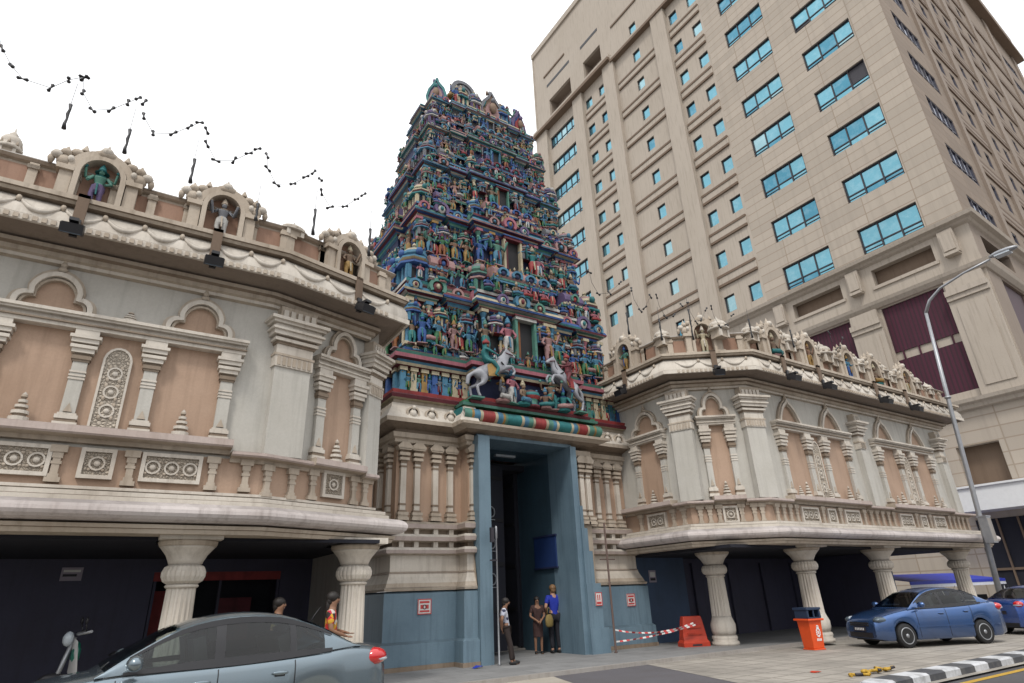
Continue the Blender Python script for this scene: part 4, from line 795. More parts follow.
# blue door surround with stepped right jamb, passage, gate leaf
mb = MB('blue_plinth')
mb.box(DX0-.4, DX0, 15.54, 16.7, 0, 6.24); mb.box(DX1, DX1+.24, 15.6, 16.9, 0, 6.24); mb.box(DX1+.24, 13.37, 15.95, 16.9, .1, 3.8, 'stone'); mb.box(DX1+.24, 13.37, 15.95, 16.9, 3.8, 6.2, 'salmon'); mb.box(DX1+.24, 13.5, 15.85, 15.947, 5.98, 6.2, 'stone')
for i, (w_, z) in enumerate(((.32, 4.3), (.42, 3.6), (.53, 2.9), (.72, 1.95), (.88, .7))): mb.box(DX1+.2-.012*i, DX1+w_, 15.57-.03*i, 16.6, 0, z)
mb.box(DX0-.3, DX1+.2, 15.8, 16.9, 6.24, 6.4); G('door_surround', mb)
mb = MB('passage_shade_blue'); mb.box(DX1, DX1+.2, 16.9, 20.5, 0, 6.3); mb.box(DX0-.2, DX0, 16.7, 20.5, 0, 6.3); mb.box(DX0, DX1, 16.9, 18.4, 6.2, 6.3, 'passage_shade_blue'); mb.box(DX0-.1, DX1+.1, 18.4, 22.5, 5.9, 6.1, 'dark_recess'); mb.box(DX0-.01, DX0+.05, 17.4, 22.4, 0, 6, 'dark_recess'); mb.box(DX1-.05, DX1+.01, 18.9, 22.4, 0, 6, 'dark_recess'); mb.box(DX0-.2, DX1+.2, 22.4, 22.5, 0, 6.1, 'dark_recess')  # dark lining boxes paint the deepening shade inside the passage
G('passage', mb)
mb = MB('grey_conc'); mb.box(DX0, DX1, 19.0, 22.5, 0.002, .12); mb.box(DX0, DX1, 18.8, 19.0, .002, .06); G('threshold', mb)
leaf = MB('dark_recess'); leaf.box(0, 1.95, -.06, .06, .1, 5.9)
for z in (1.2, 2.6, 4.0, 5.4): leaf.box(.05, 1.9, -.09, .09, z, z+.12, 'p_black')
o = part('door_leaf', leaf, gt, (DX0+.06-GX, 17.5-GY, 0), R_(16)); rg = MB('metal_grey')
for z in (2.2, 3.3, 4.3):
    for x in (.7, 1.25): rg.ribbon(arc(x, z, .17, 0, 360, 16), .035, -.14, -.1)
    rg.box(.5, 1.45, -.12, -.1, z-.26, z-.23)
part('door_rings', rg, o, (0, 0, 0))
leaf2 = part('door_leaf', leaf.mesh('door_leaf'), gt, (DX1-.12-GX, 18.9-GY, 0), R_(97))
mb = MB('lamp_glass'); mb.box(10.6, 11.4, 17.4, 17.55, 6.13, 6.197); G('passage_lamp', mb)
# stone canopy over the door with the painted garland roll on top
cp = [(8.55, 16.9), (8.55, 15.62), (13.6, 15.62), (13.6, 16.9)]
G('door_canopy', MB('stone').sweep(cp, [(-.6, 6.3), (-.1, 6.36), (.1, 6.42), (.3, 6.5), (.34, 6.5), (.36, 6.58), (.2, 6.62), (-.2, 6.64)], 'stone', mats=['stone_dark', 'stone_dark', 'stone', 'stone', 'stone', 'stone', 'stone']))
rr = random.Random(4); mb = MB('p_teal'); seg = [('p_sea', .3), ('p_gold', .1), ('p_sky', .25), ('p_cream', .12), ('p_red', .5), ('p_cream', .12), ('p_sky', .22), ('p_gold', .1), ('p_sea', .1), ('p_teal', .62), ('p_cream', .12), ('p_sky', .2), ('p_sea', .2), ('p_cream', .1), ('p_red', .5), ('p_cream', .12), ('p_sea', .22), ('p_sky', .16), ('p_cream', .12), ('p_teal', .6), ('p_cream', .12), ('p_sky', .2), ('p_gold', .08), ('p_red', .42), ('p_cream', .1), ('p_sea', .25), ('p_gold', .1), ('p_sea', .3)]
x = 8.35; tot = sum(s_ for _, s_ in seg); k = 5.45/tot
for c_, s_ in seg:
    pr_ = [(.22*math.sin(R_(a)), 6.88-.2*math.cos(R_(a))) for a in range(10, 175, 20)]
    vs = [(x, 15.66-d, z) for d, z in pr_]+[(x+s_*k, 15.66-d, z) for d, z in pr_]; n = len(pr_)
    mb.add(vs, [(i, n+i, n+i+1, i+1) for i in range(n-1)], c_, True); x += s_*k
mb.box(8.33, 13.82, 15.68, 16.6, 6.64, 7.1, 'p_teal'); G('painted_roll', mb)
mb = MB('p_sea'); mb.sweep([(8.5, 16.6), (8.5, 15.75), (13.65, 15.75), (13.65, 16.6)], [(0, 7.16), (.12, 7.18), (.14, 7.26), (.06, 7.3), (.06, 7.36), (-.3, 7.38)], 'p_sea', mats=['p_green', 'p_sea', 'p_teal', 'p_green', 'p_teal']); G('canopy_ledge', mb)
# --- painted base tier: maroon ledges and the pillared frieze
TB = lambda z: (4.42-1.86*(z-8)/14.3, 16.42+.142*(z-8), 23.5-.185*(z-8))
hw, yf, yb = TB(7.4)
pl = gplan(hw-.05, yf+.08, yb, 2.0, .4)
G('painted_ledge', MB('p_maroon').sweep(pl, [(.0, 7.22), (.38, 7.26), (.42, 7.36), (.34, 7.42), (.36, 7.52), (.1, 7.56), (0, 7.56)], 'p_maroon', True, mats=['p_cream', 'p_maroon', 'p_maroon', 'p_red', 'p_maroon', 'p_maroon']))
G('frieze_wall', MB('p_navy').sweep(pl, [(0, 7.5), (0, 8.4)], 'p_navy', True))
fcol = {}
def fpillar(c):
    if c not in fcol:
        m_ = MB(c); m_.box(-.09, .09, -.12, .02, 0, .78); m_.box(-.12, .12, -.15, .02, .0, .1); m_.box(-.13, .13, -.16, .02, .66, .78, 'p_cream'); fcol[c] = m_.mesh('frieze_pillar')
    return fcol[c]
cyc = ['p_sky', 'p_cream', 'p_gold', 'p_blue', 'p_sky', 'p_cream', 'p_cream', 'p_sea', 'p_gold', 'p_sky']
for i in range(7):
    x = GX-hw+.1+i*.36
    if x < GX-2.1:
        part('frieze_pillar', fpillar(cyc[i % 10]), gt, (x-GX, yf+.08-GY, 7.58))
        part('frieze_pillar', fpillar(cyc[(i+3) % 10]), gt, (2*GX-x-GX, yf+.08-GY, 7.58))
        if i % 2 == 0: part('frieze_panel', MB('p_teal').box(-.1, .1, -.05, .02, 0, .6).mesh('frieze_panel'), gt, (x+.18-GX, yf+.08-GY, 7.62))
        part('statue', STAND[(i*3+1) % 14], gt, (x+.18-GX, yf+.0-GY, 7.56), 0, .66); part('statue', STAND[(i*5+4) % 14], gt, (2*GX-x-.18-GX, yf-GY, 7.56), 0, .66)
for j in range(8): part('frieze_pillar', fpillar(cyc[(j*3) % 10]), gt, (-hw+.05, yf+.3+j*.6-GY, 7.58), -PI/2)
G('frieze_cornice', MB('p_maroon').sweep(pl, [(0, 8.34), (.22, 8.38), (.26, 8.46), (.16, 8.5), (.18, 8.58), (.3, 8.62), (.32, 8.74), (.16, 8.8), (.2, 8.9), (.1, 8.96), (-.4, 9.0)], 'p_maroon', True, mats=['p_maroon', 'p_cream', 'p_sea', 'p_sky', 'p_maroon', 'p_pink', 'p_teal', 'p_sea', 'p_maroon', 'p_maroon']))

# --- shrine models on the eaves
def kuta_mesh(c1, c2, c3, c4):
    mb = MB(c1); mb.box(-.34, .34, -.34, .34, 0, .5, c4)
    for x in (-.3, 0, .3): mb.box(x-.06, x+.06, -.4, -.34, 0, .5, c1); mb.box(-.4, -.34, x-.06, x+.06, 0, .5, c1)
    mb.box(-.22, -.08, -.36, -.34, .05, .42, 'p_black'); mb.box(.08, .22, -.36, -.34, .05, .42, 'p_navy')
    q = PI/8
    mb.lathe([(.5, .5), (.6, .53), (.6, .6), (.46, .66)], 8, (0, 0, 0), None, False, a0=q, mats=[c2, c2, c3]); mb.lathe([(.42, .66), (.42, .74), (.52, .78), (.52, .84), (.4, .88)], 8, (0, 0, 0), None, False, a0=q, mats=[c4, c3, c1, c2])
    mb.lathe([(.36, .88), (.44, .98), (.43, 1.08), (.33, 1.2), (.18, 1.3), (.08, 1.34)], 10, (0, 0, 0), None, True, mats=[c1, c1, c3, c1, c2]); mb.lathe([(.12, 1.33), (.05, 1.4), (.09, 1.45), (.02, 1.56)], 6, (0, 0, 0), 'p_cream')
    for a in (270, 180): mb.ell((.43*math.cos(R_(a)), .43*math.sin(R_(a)), 1.02), (.13, .13, .15), c2, 8, 4)
    return mb.mesh('corner_shrine', False)
def shala_mesh(w_, c1, c2, c3, c4):
    mb = MB(c1); q = w_/2
    mb.box(-q, q, -.3, .3, 0, .4, c4); n = max(3, int(w_/.3))
    for i in range(n+1): x = -q+w_*i/n; mb.box(x-.05, x+.05, -.37, -.3, 0, .4, c1)
    for i in range(n): x = -q+w_*(i+.5)/n; mb.box(x-.07, x+.07, -.32, -.3, .04, .34, 'p_black' if i % 2 else 'p_violet')
    for z0, z1, e, c_ in ((.4, .46, .12, c2), (.46, .5, .06, c3), (.5, .57, .1, c1)): mb.box(-q-e, q+e, -.3-e, .3+e, z0, z1, c_)
    pr_ = [(-.36, .57), (-.42, .68), (-.4, .82), (-.28, .98), (0, 1.06), (.28, .98), (.4, .82), (.42, .68), (.36, .57)]; m_ = len(pr_)
    vs = [(-q-.05, y, z) for y, z in pr_]+[(q+.05, y, z) for y, z in pr_]; mb.add(vs, [(i, i+1, m_+i+1, m_+i) for i in range(m_-1)]+[tuple(range(m_)), tuple(reversed(range(m_, 2*m_)))], c3, False)
    k = max(1, int(w_/.45))
    for i in range(k):
        x = -q+w_*(i+.5)/k; mb.ribbon(arc(x, .74, .15, 215, -35, 10), .07, -.5, -.3, c2); mb.ell((x, -.42, .74), (.1, .06, .1), c4, 8, 4); mb.lathe([(.06, 0), (.09, .05), (.03, .12), (.01, .2)], 6, (x, 0, 1.05), 'p_gold')
    return mb.mesh('barrel_shrine', False)
def gable_mesh(c1, c2, c3):
    mb = MB(c1); mb.ribbon(arc(0, .2, .2, 220, -40, 10), .09, -.12, .05, c1); mb.ell((0, -.06, .2), (.15, .06, .15), c2, 8, 4); mb.ell((0, -.12, .2), (.06, .05, .08), c3, 6, 4); mb.lathe([(.06, 0), (.03, .08), (.005, .16)], 6, (0, -.02, .42), c3)
    return mb.mesh('horseshoe_gable', False)
KU = [kuta_mesh(*c) for c in (('p_sky', 'p_blue', 'p_cream', 'p_violet'), ('p_cream', 'p_teal', 'p_rose', 'p_blue'), ('p_grey', 'p_sky', 'p_pink', 'p_maroon'), ('p_violet', 'p_white', 'p_sky', 'p_red'), ('p_sea', 'p_rose', 'p_grey', 'p_navy'))]
SH = [shala_mesh(.8, *c) for c in (('p_violet', 'p_cream', 'p_grey', 'p_teal'), ('p_sky', 'p_maroon', 'p_rose', 'p_blue'), ('p_cream', 'p_sea', 'p_violet', 'p_red'))]
SHC = [shala_mesh(1.9, *c) for c in (('p_sea', 'p_sky', 'p_rose', 'p_navy'), ('p_cream', 'p_blue', 'p_rose', 'p_maroon'), ('p_sky', 'p_maroon', 'p_violet', 'p_teal'))]
GB = [gable_mesh(*c) for c in (('p_sky', 'p_cream', 'p_maroon'), ('p_pink', 'p_blue', 'p_gold'), ('p_sea', 'p_maroon', 'p_cream'), ('p_violet', 'p_white', 'p_teal'), ('p_rose', 'p_black', 'p_sky'))]
CM = []
for a, b_ in (('p_sky', 'p_cream'), ('p_sea', 'p_pink'), ('p_cream', 'p_sky'), ('p_blue', 'p_gold'), ('p_pink', 'p_cream'), ('p_grey', 'p_maroon')):
    m_ = MB(a); m_.lathe([(.09, 0), (.1, .06), (.06, .1), (.055, .74), (.08, .78), (.06, .82), (.11, .9), (.12, 1.0)], 8); m_.box(-.13, .13, -.13, .13, .93, 1.0, b_); m_.box(-.11, .11, -.11, .11, 0, .06, b_); m_.lathe([(.075, .38), (.085, .42), (.075, .46)], 8, (0, 0, 0), b_); CM.append(m_.mesh('column', False))
# every tier: (wall bottom, wall top, eave top, shrine top)
TIERS = [(9.0, 11.2, 11.75, 12.9), (12.9, 14.95, 15.4, 16.25), (16.25, 17.75, 18.1, 18.85), (18.85, 20.05, 20.35, 21.0), (21.0, 22.0, 22.3, 22.3)]
EC = [['p_sky', 'p_cream', 'p_blue', 'p_maroon', 'p_sea', 'p_sky', 'p_white', 'p_teal'], ['p_teal', 'p_sky', 'p_rose', 'p_blue', 'p_cream', 'p_sea', 'p_maroon', 'p_sky'], ['p_cream', 'p_sky', 'p_violet', 'p_sky', 'p_sea', 'p_grey', 'p_maroon', 'p_blue'], ['p_sky', 'p_grey', 'p_sea', 'p_rose', 'p_sky', 'p_cream', 'p_teal', 'p_violet'], ['p_cream', 'p_sky', 'p_maroon', 'p_sky', 'p_grey', 'p_teal', 'p_cream', 'p_blue']]
extra = MB('p_tan'); rnd = random.Random(77); ncount = dict(statue=10, column=0, shrine=0)
def emit_extra(me, x, y, z, rz, sc):
    m4 = Matrix.Translation((x, y, z)) @ Matrix.Rotation(rz, 4, 'Z') @ Matrix.Scale(sc, 4)
    o = len(extra.v); extra.v += [tuple(m4 @ v.co) for v in me.vertices]
    for p_ in me.polygons:
        extra.f.append([o+i for i in p_.vertices]); extra.m.append(extra.mi(me.materials[p_.material_index].name)); extra.sm.append(p_.use_smooth)
cand = []
for ti, (z0, z1, z2, z3) in enumerate(TIERS):
    hw, yf, yb = TB(z0+.3); h = z1-z0; ec = EC[ti]; s = h/2.2; cb = hw*.2; c = hw*.36
    wl_ = gplan(hw-.22*s, yf+.24*s, yb-.24*s, c, .42*s, cb)
    tier = part('tier', MB('p_navy').sweep([(a-GX, b_-GY) for a, b_ in wl_], [(0, z0+.3*s), (0, z1+.1)], None, True, mats=['p_black' if ti % 2 == 0 else 'p_navy']), gt, label=['lowest and widest painted tier', 'second painted tier', 'third painted tier', 'fourth painted tier', 'topmost painted tier'][ti])  # near-black wall paints the shade in the gaps between figures
    Tt = lambda name, me, x, y, z, rz=0, sc=None: part(name, me, tier, (x-GX, y-GY, z), rz, sc)
    Bq = lambda name, mb: part(name, mb, tier, (-GX, -GY, 0))
    # stepped base with coloured bands, wall, architrave, rolled eave
    pr_ = [(.3*s, z0-.05), (.34*s, z0+.05*s), (.22*s, z0+.09*s), (.24*s, z0+.18*s), (.12*s, z0+.22*s), (.16*s, z0+.3*s), (0, z0+.34*s)]
    Bq('tier_base', MB('p_sea').sweep(wl_, pr_, None, True, mats=[ec[0], ec[1], ec[2], ec[3], ec[4], ec[5]], shift=2))
    e = z2-z1
    pr_ = [(0, z1-.22*s), (.1*s, z1-.18*s), (.1*s, z1-.08*s), (.14*s, z1-.04*s), (.16*s, z1), (.28*s, z1+e*.05), (.36*s, z1+e*.02), (.38*s, z1+e*.15), (.33*s, z1+e*.36), (.22*s, z1+e*.52), (.22*s, z1+e*.64), (.28*s, z1+e*.7), (.28*s, z1+e*.9), (-.5*s, z1+e)]
    Bq('eave', MB('p_sky').sweep(wl_, pr_, None, True, mats=[ec[3], ec[1], ec[4], ec[6], ec[3], ec[2], ec[1], ec[5], ec[0], ec[3], ec[6], ec[7], ec[2]], shift=3))
    core = gplan(hw-.45*s, yf+.6*s, yb-.5*s, c, .3*s)
    if z3 > z2: Bq('upper_core', MB('p_black').sweep(core, [(0, z2-.1), (0, z3+.2)], None, True, mats=['p_navy']))
    # doorway in the middle
    y_ = yf+.24*s-.42*s; cx = GX+.25*(1-ti*.1)
    d = MB('p_sea'); dw, dh = .36*s, h*.86
    d.box(cx-dw-.1*s, cx-dw, y_-.22*s, y_, z0+.3*s, z0+dh, ec[4]); d.box(cx+dw, cx+dw+.1*s, y_-.22*s, y_, z0+.3*s, z0+dh, ec[4]); d.box(cx-dw-.1*s, cx+dw+.1*s, y_-.26*s, y_, z0+dh, z0+dh+.12*s, ec[6])
    d.box(cx-dw-.16*s, cx+dw+.16*s, y_-.3*s, y_, z0+dh+.12*s, z0+dh+.17*s, ec[3]); d.box(cx-dw, cx+dw, y_-.02, y_+.02, z0+.3*s, z0+dh, 'p_black')  # flat dark panel stands for the shade inside an opening
    d.box(cx-dw, cx-dw*.45, y_-.05, y_-.0, z0+.3*s, z0+dh, 'p_orange' if ti in (0, 2) else ('p_maroon' if ti == 1 else 'p_blue'))
    d.box(cx-dw-.2*s, cx+dw+.2*s, y_-.3*s, y_, z0+.16*s, z0+.3*s, ec[3]); Bq('doorway', d)
    # columns
    bays = [-hw+.12*s, -hw+cb, -c-.28*s, -c+.05*s, -dw*1.9-.1, dw*1.9+.1+.4*s, c-.05*s, c+.28*s, hw-cb, hw-.12*s]
    for i, bx_ in enumerate(bays):
        yy = (yf+.24*s-.42*s if abs(bx_) < c else yf+.24*s)-.1*s
        Tt('column', CM[(i*2+ti) % 6], GX+bx_, yy, z0+.3*s, 0, (s*1.1, s*1.1, h-.5*s))
    for j in range(5): Tt('column', CM[(j+ti+2) % 6], GX-hw+.1*s, yf+.4*s+(yb-yf-.6*s)*j/4, z0+.3*s, -PI/2, (s, s, h-.5*s))
    # statues of the wall zone
    sh = h*.56
    for bx_, k_, q in ((-dw-.5*s, 3+ti, 1.12), (dw+.55*s, 8+ti, 1.12), (-c+.0, 5+ti*2, .9), (c+.0, 1+ti*2, .9)):
        cand.append((tier, STAND[k_ % 14], cx+bx_ if abs(bx_) < c-.05 else GX+bx_, yf-.42*s-.06*s, z0+.32*s, 0, sh*q))
    npan = 9
    for i in range(npan):
        f_ = (i+.5)/npan; bx_ = -hw+.1+f_*(hw-c-.1)
        for sg in (1, -1):
            seat = rnd.random() < .22; me = rnd.choice(SEAT if seat else STAND)
            cand.append((tier, me, GX+sg*bx_, yf+.24*s-(.34 if i % 2 else .2)*s, z0+.32*s+(0 if not seat else .1*s), rnd.uniform(-.3, .3), sh*rnd.uniform(.7, .9)*(1.15 if seat else 1)))
            cand.append((tier, rnd.choice(STAND+SEAT), GX+sg*(bx_+.12*s), yf+.1*s, z0+h*.62, rnd.uniform(-.3, .3), sh*rnd.uniform(.42, .6)))
    for j in range(8): cand.append((tier, rnd.choice(STAND), GX-hw-.05*s, yf+.3*s+(yb-yf-.5*s)*(j+.5)/8, z0+.32*s, -PI/2, sh*rnd.uniform(.8, .98)))
    for j in range(4): cand.append((tier, rnd.choice(STAND), GX+hw+.05*s, yf+.3*s+(yb-yf-.5*s)*(j+.5)/4, z0+.32*s, PI/2, sh*.9))
    # shrines over the eave and figures between them
    if z3 > z2:
        H = z3-z2; k_ = H/1.08
        sp = [(-hw+.36*k_, 'k'), (-(hw+c)/2-.05, 's'), (-c+.05*k_, 'k2'), (0, 'c'), (c-.05*k_, 'k2'), ((hw+c)/2+.05, 's'), (hw-.36*k_, 'k')]
        for i, (bx_, kind) in enumerate(sp):
            yy = yf+.2*s-(.4*s if abs(bx_) < c else 0)
            if kind == 'k': Tt('corner_shrine', KU[(ti+i) % 5], GX+bx_, yy+.2*s, z2-.02, 0, (k_, k_, k_))
            elif kind == 'k2': Tt('corner_shrine', KU[(ti+i+2) % 5], GX+bx_, yy+.25*s, z2-.02, 0, (k_*.72, k_*.72, k_*.92))
            elif kind == 's': Tt('barrel_shrine', SH[(ti+i) % 3], GX+bx_, yy+.2*s, z2-.02, 0, (k_, k_, k_*1.1))
            else: Tt('barrel_shrine', SHC[ti % 3], GX+.15, yy+.1*s, z2-.02, 0, (hw*.3, k_, k_*1.05))
        for j in range(4): Tt('corner_shrine' if j % 3 == 0 else 'barrel_shrine', KU[(ti+j) % 5] if j % 3 == 0 else SH[(ti+j) % 3], GX-hw+.3*k_, yf+.5*s+(yb-yf-.9*s)*(j+.35)/3.7, z2-.02, -PI/2, (k_, k_, k_))
        for i in range(20):
            bx_ = -hw+.2+(2*hw-.4)*(i+.5)/20
            me = rnd.choice(SEAT+STAND[:5]); cand.append((tier, me, GX+bx_, yf-.12*s-(.42*s if abs(bx_) < c else 0), z2-.02, rnd.uniform(-.4, .4), H*rnd.uniform(.42, .75)))
        for j in range(6): cand.append((tier, rnd.choice(STAND), GX-hw-.2*s, yf+.3*s+(yb-yf-.5*s)*(j+.5)/6, z2, -PI/2, H*.66))
    # small figures and pots crowding the tier base
    for i in range(24):
        bx_ = -hw+.15+(2*hw-.3)*(i+.5)/24
        cand.append((tier, rnd.choice(SEAT+STAND), GX+bx_, yf-.12*s-(.42*s if abs(bx_) < c else 0), z0-.02, rnd.uniform(-.4, .4), sh*rnd.uniform(.34, .55)))
    for i in range(9):
        bx_ = -hw+.3*s+(2*hw-.6*s)*i/8
        if abs(bx_) < c*.55: continue
        Tt('pavilion_roof', KU[(ti*2+i) % 5], GX+bx_, yf+.2*s-(.42*s if abs(bx_) < c else 0), z0+h*.52, 0, (.6*s, .6*s, .6*s))
    # horseshoe gables along the eave
    for i in range(11):
        bx_ = -hw+.25*s+(2*hw-.5*s)*i/10; yy = yf+.24*s-(.42*s if abs(bx_) < c else 0)-.3*s
        Tt('horseshoe_gable', GB[(i*2+ti) % 5], GX+bx_, yy, z1+e*.1, 0, s*(1.35 if i % 2 else .95))
# the hundred largest statues stay individual parts, the small rest become one stuff part
cand.sort(key=lambda c_: -c_[6]*(1 if abs(c_[5]) < 1 else .6)/(c_[4]+8))
for i, (tier, me, x, y, z, rz, sc) in enumerate(cand):
    if i < 88: part('statue', me, tier, (x-GX, y-GY, z), rz, sc)
    else: emit_extra(me, x, y, z, rz, sc)
part('small_statues', extra.mesh('small_statues', False), gt, (-GX, -GY, 0), stuff=True)
# --- barrel roof with its crests
hw, yf, yb = TB(22.3); ym = (yf+yb)/2+.05
pr_ = [(-.72, 22.25), (-.86, 22.45), (-.84, 22.75), (-.6, 23.1), (0, 23.3), (.6, 23.1), (.84, 22.75), (.86, 22.45), (.72, 22.25)]; m_ = len(pr_); q = hw-.25
mb = MB('p_rose'); mb.add([(GX-q, ym+y, z) for y, z in pr_]+[(GX+q, ym+y, z) for y, z in pr_], [(i, i+1, m_+i+1, m_+i) for i in range(m_-1)]+[tuple(range(m_)), tuple(reversed(range(m_, 2*m_)))], 'p_rose')
mb.box(GX-q-.1, GX+q+.1, ym-.95, ym+.95, 22.2, 22.36, 'p_teal'); mb.box(GX-q-.2, GX+q+.2, ym-1.05, ym+1.05, 22.1, 22.2, 'p_sky')
for i in range(9): x = GX-q+.2+i*(2*q-.4)/8; mb.box(x-.06, x+.06, ym-.97, ym-.9, 22.36, 22.62, ['p_red', 'p_cream', 'p_blue'][i % 3])
roof = G('barrel_roof', mb)
def crest(w_, c1, c2, c3):
    mb = MB(c1); L = [(-w_*.5, 0), (-w_*.6, w_*.35), (-w_*.45, w_*.8), (-w_*.2, w_*1.1), (0, w_*1.45), (w_*.2, w_*1.1), (w_*.45, w_*.8), (w_*.6, w_*.35), (w_*.5, 0)]
    mb.poly(L, -.1, .1, c1); mb.poly([(x*.66, z*.66+.06) for x, z in L], -.16, -.1, c2); mb.ribbon(L, .1, -.14, .12, c3); mb.ell((0, -.2, w_*.5), (w_*.2, .1, w_*.3), 'p_tan', 8, 5); mb.ell((0, -.22, w_*.9), (w_*.12, .1, w_*.14), c3, 6, 4); mb.ell((0, 0, w_*1.5), (.08, .08, .14), c3, 6, 4); mb.ell((-.12, 0, w_*1.5), (.05, .06, .1), c1, 6, 4)
    return mb.mesh('roof_crest')
part('roof_crest', crest(.62, 'p_violet', 'p_rose', 'p_teal'), gt, (-q+.05, ym-.9-GY, 22.35), -.6, (1.15, 1.1, 1.45)); part('roof_crest', crest(.72, 'p_tan', 'p_rose', 'p_grey'), gt, (.4, ym-1.2-GY, 22.35), 0, (1.35, 1.3, 1.5))
part('roof_crest', crest(.62, 'p_blue', 'p_red', 'p_violet'), gt, (q-.35, ym-1.1-GY, 22.3), .3, (1.3, 1.2, 1.5))
mb = MB('p_grey'); mb.ribbon(arc(0, .5, .45, 215, -35, 18), .14, -.08, .08); mb.ribbon(arc(0, .5, .27, 0, 360, 14), .08, -.06, .06); mb.box(-.04, .04, -.05, .05, .1, .95); mb.ribbon(arc(-.3, .45, .16, 0, 330, 10), .07, -.05, .05); mb.ribbon(arc(.55, .42, .14, -90, 240, 10), .07, -.05, .05); part('ring_crest', mb, gt, (-.85, ym-.8-GY, 23.15), 0, 1.25)
ka = MB('p_gold'); ka.lathe([(.07, 0), (.15, .06), (.17, .16), (.08, .26), (.05, .3), (.09, .34), (.03, .42), (.01, .52)], 10); kam = ka.mesh('finial_pot')
for x in (-1.5, -.85, -.2, .95, 1.6): part('finial_pot', kam, gt, (x, ym-.85-GY, 23.05), 0, 1.2)
for x, m_, s_ in ((1.05, 6, .8), (1.3, 4, 1.1), (-1.45, 2, 1.0), (-.25, 9, .9), (-1.0, 5, .8), (-.6, 1, .85), (2.1, 3, .7)): part('statue', STAND[m_], gt, (x, ym-1.3-GY, 22.3), 0, s_*1.1)
for x, m_ in ((-1.15, 1), (-.45, 3), (1.0, 0)): part('corner_shrine', KU[m_], gt, (x, ym-1.15-GY, 22.3), 0, (.75, .62, .95))
# big red and white notices and the drain pipes on the plinth
def redsign(x, y, z, w_, h_, lab, bars):
    mb = MB('sign_white'); mb.box(-w_/2, w_/2, -.02, 0, -h_/2, h_/2); b_ = .022
    for q in ((-w_/2, w_/2, h_/2-b_, h_/2), (-w_/2, w_/2, -h_/2, -h_/2+b_), (-w_/2, -w_/2+b_, -h_/2+b_, h_/2-b_), (w_/2-b_, w_/2, -h_/2+b_, h_/2-b_)): mb.box(q[0], q[1], -.026, -.02, q[2], q[3], 'sign_red')
    if bars: mb.box(-w_*.36, w_*.36, -.026, -.02, h_*.22, h_*.36, 'sign_red'); mb.box(-w_*.36, w_*.36, -.026, -.02, -h_*.36, -h_*.24, 'sign_red'); mb.box(-w_*.3, -w_*.06, -.026, -.02, -h_*.14, h_*.12, 'sign_red'); mb.box(w_*.06, w_*.3, -.026, -.02, -h_*.14, h_*.12, 'sign_red'); mb.ribbon(arc(0, -.01, h_*.13, 0, 360, 12), .02, -.03, -.026, 'metal_dark')
    else: mb.box(-w_*.22, -w_*.08, -.026, -.02, -h_*.1, h_*.32, 'sign_red'); mb.box(w_*.08, w_*.22, -.026, -.02, -h_*.1, h_*.32, 'sign_red'); mb.box(-w_*.34, w_*.34, -.026, -.02, -h_*.38, -h_*.2, 'sign_red')
    thing('warning_sign', lab, 'sign', (x, y, z), mesh=mb.mesh('warning_sign'))
redsign(7.45, 16.155, 1.5, .4, .38, 'red and white notice on the blue plinth left of the doorway', True)
redsign(12.98, 15.46, 1.5, .26, .38, 'narrow red and white notice on the right door jamb', False)
redsign(14.95, 16.155, 1.42, .36, .38, 'red and white notice on the blue plinth by the red barrier', True)
mb = MB('board_blue'); mb.box(-.05, 0, -.62, .62, -.48, .48); mb.box(-.08, 0, -.66, .66, .48, .53, 'p_navy'); mb.box(-.08, 0, -.66, .66, -.53, -.48, 'p_navy')
thing('notice_board', 'bright blue notice board on the right wall inside the doorway', 'board', (12.415, 17.3, 3.0), mesh=mb.mesh('notice_board'))
# ================================================================== skin-grown figures
def skin(name, verts, edges, mat, parent=None, loc=(0, 0, 0), rz=0, sub=2, sc=None):
    """verts: list of (x, y, z, radius[, radius_y]); vertex 0 is the root"""
    me = bpy.data.meshes.new(name); me.from_pydata([v[:3] for v in verts], edges, []); me.materials.append(MATS[mat])
    o = bpy.data.objects.new(name, me); COL.objects.link(o); o.location = loc; o.rotation_euler = (0, 0, rz)
    if sc: o.scale = (sc, sc, sc)
    o.modifiers.new('skin', 'SKIN'); o.modifiers['skin'].use_smooth_shade = True
    for i, v in enumerate(verts): sv = me.skin_vertices[0].data[i]; sv.radius = (v[3], v[4] if len(v) > 4 else v[3]); sv.use_root = (i == 0)
    sb = o.modifiers.new('subdivision', 'SUBSURF'); sb.levels = sub; sb.render_levels = sub
    if parent: o.parent = parent
    return o
def lerp(a, b_, t): return tuple(a[i]+(b_[i]-a[i])*t for i in range(3))
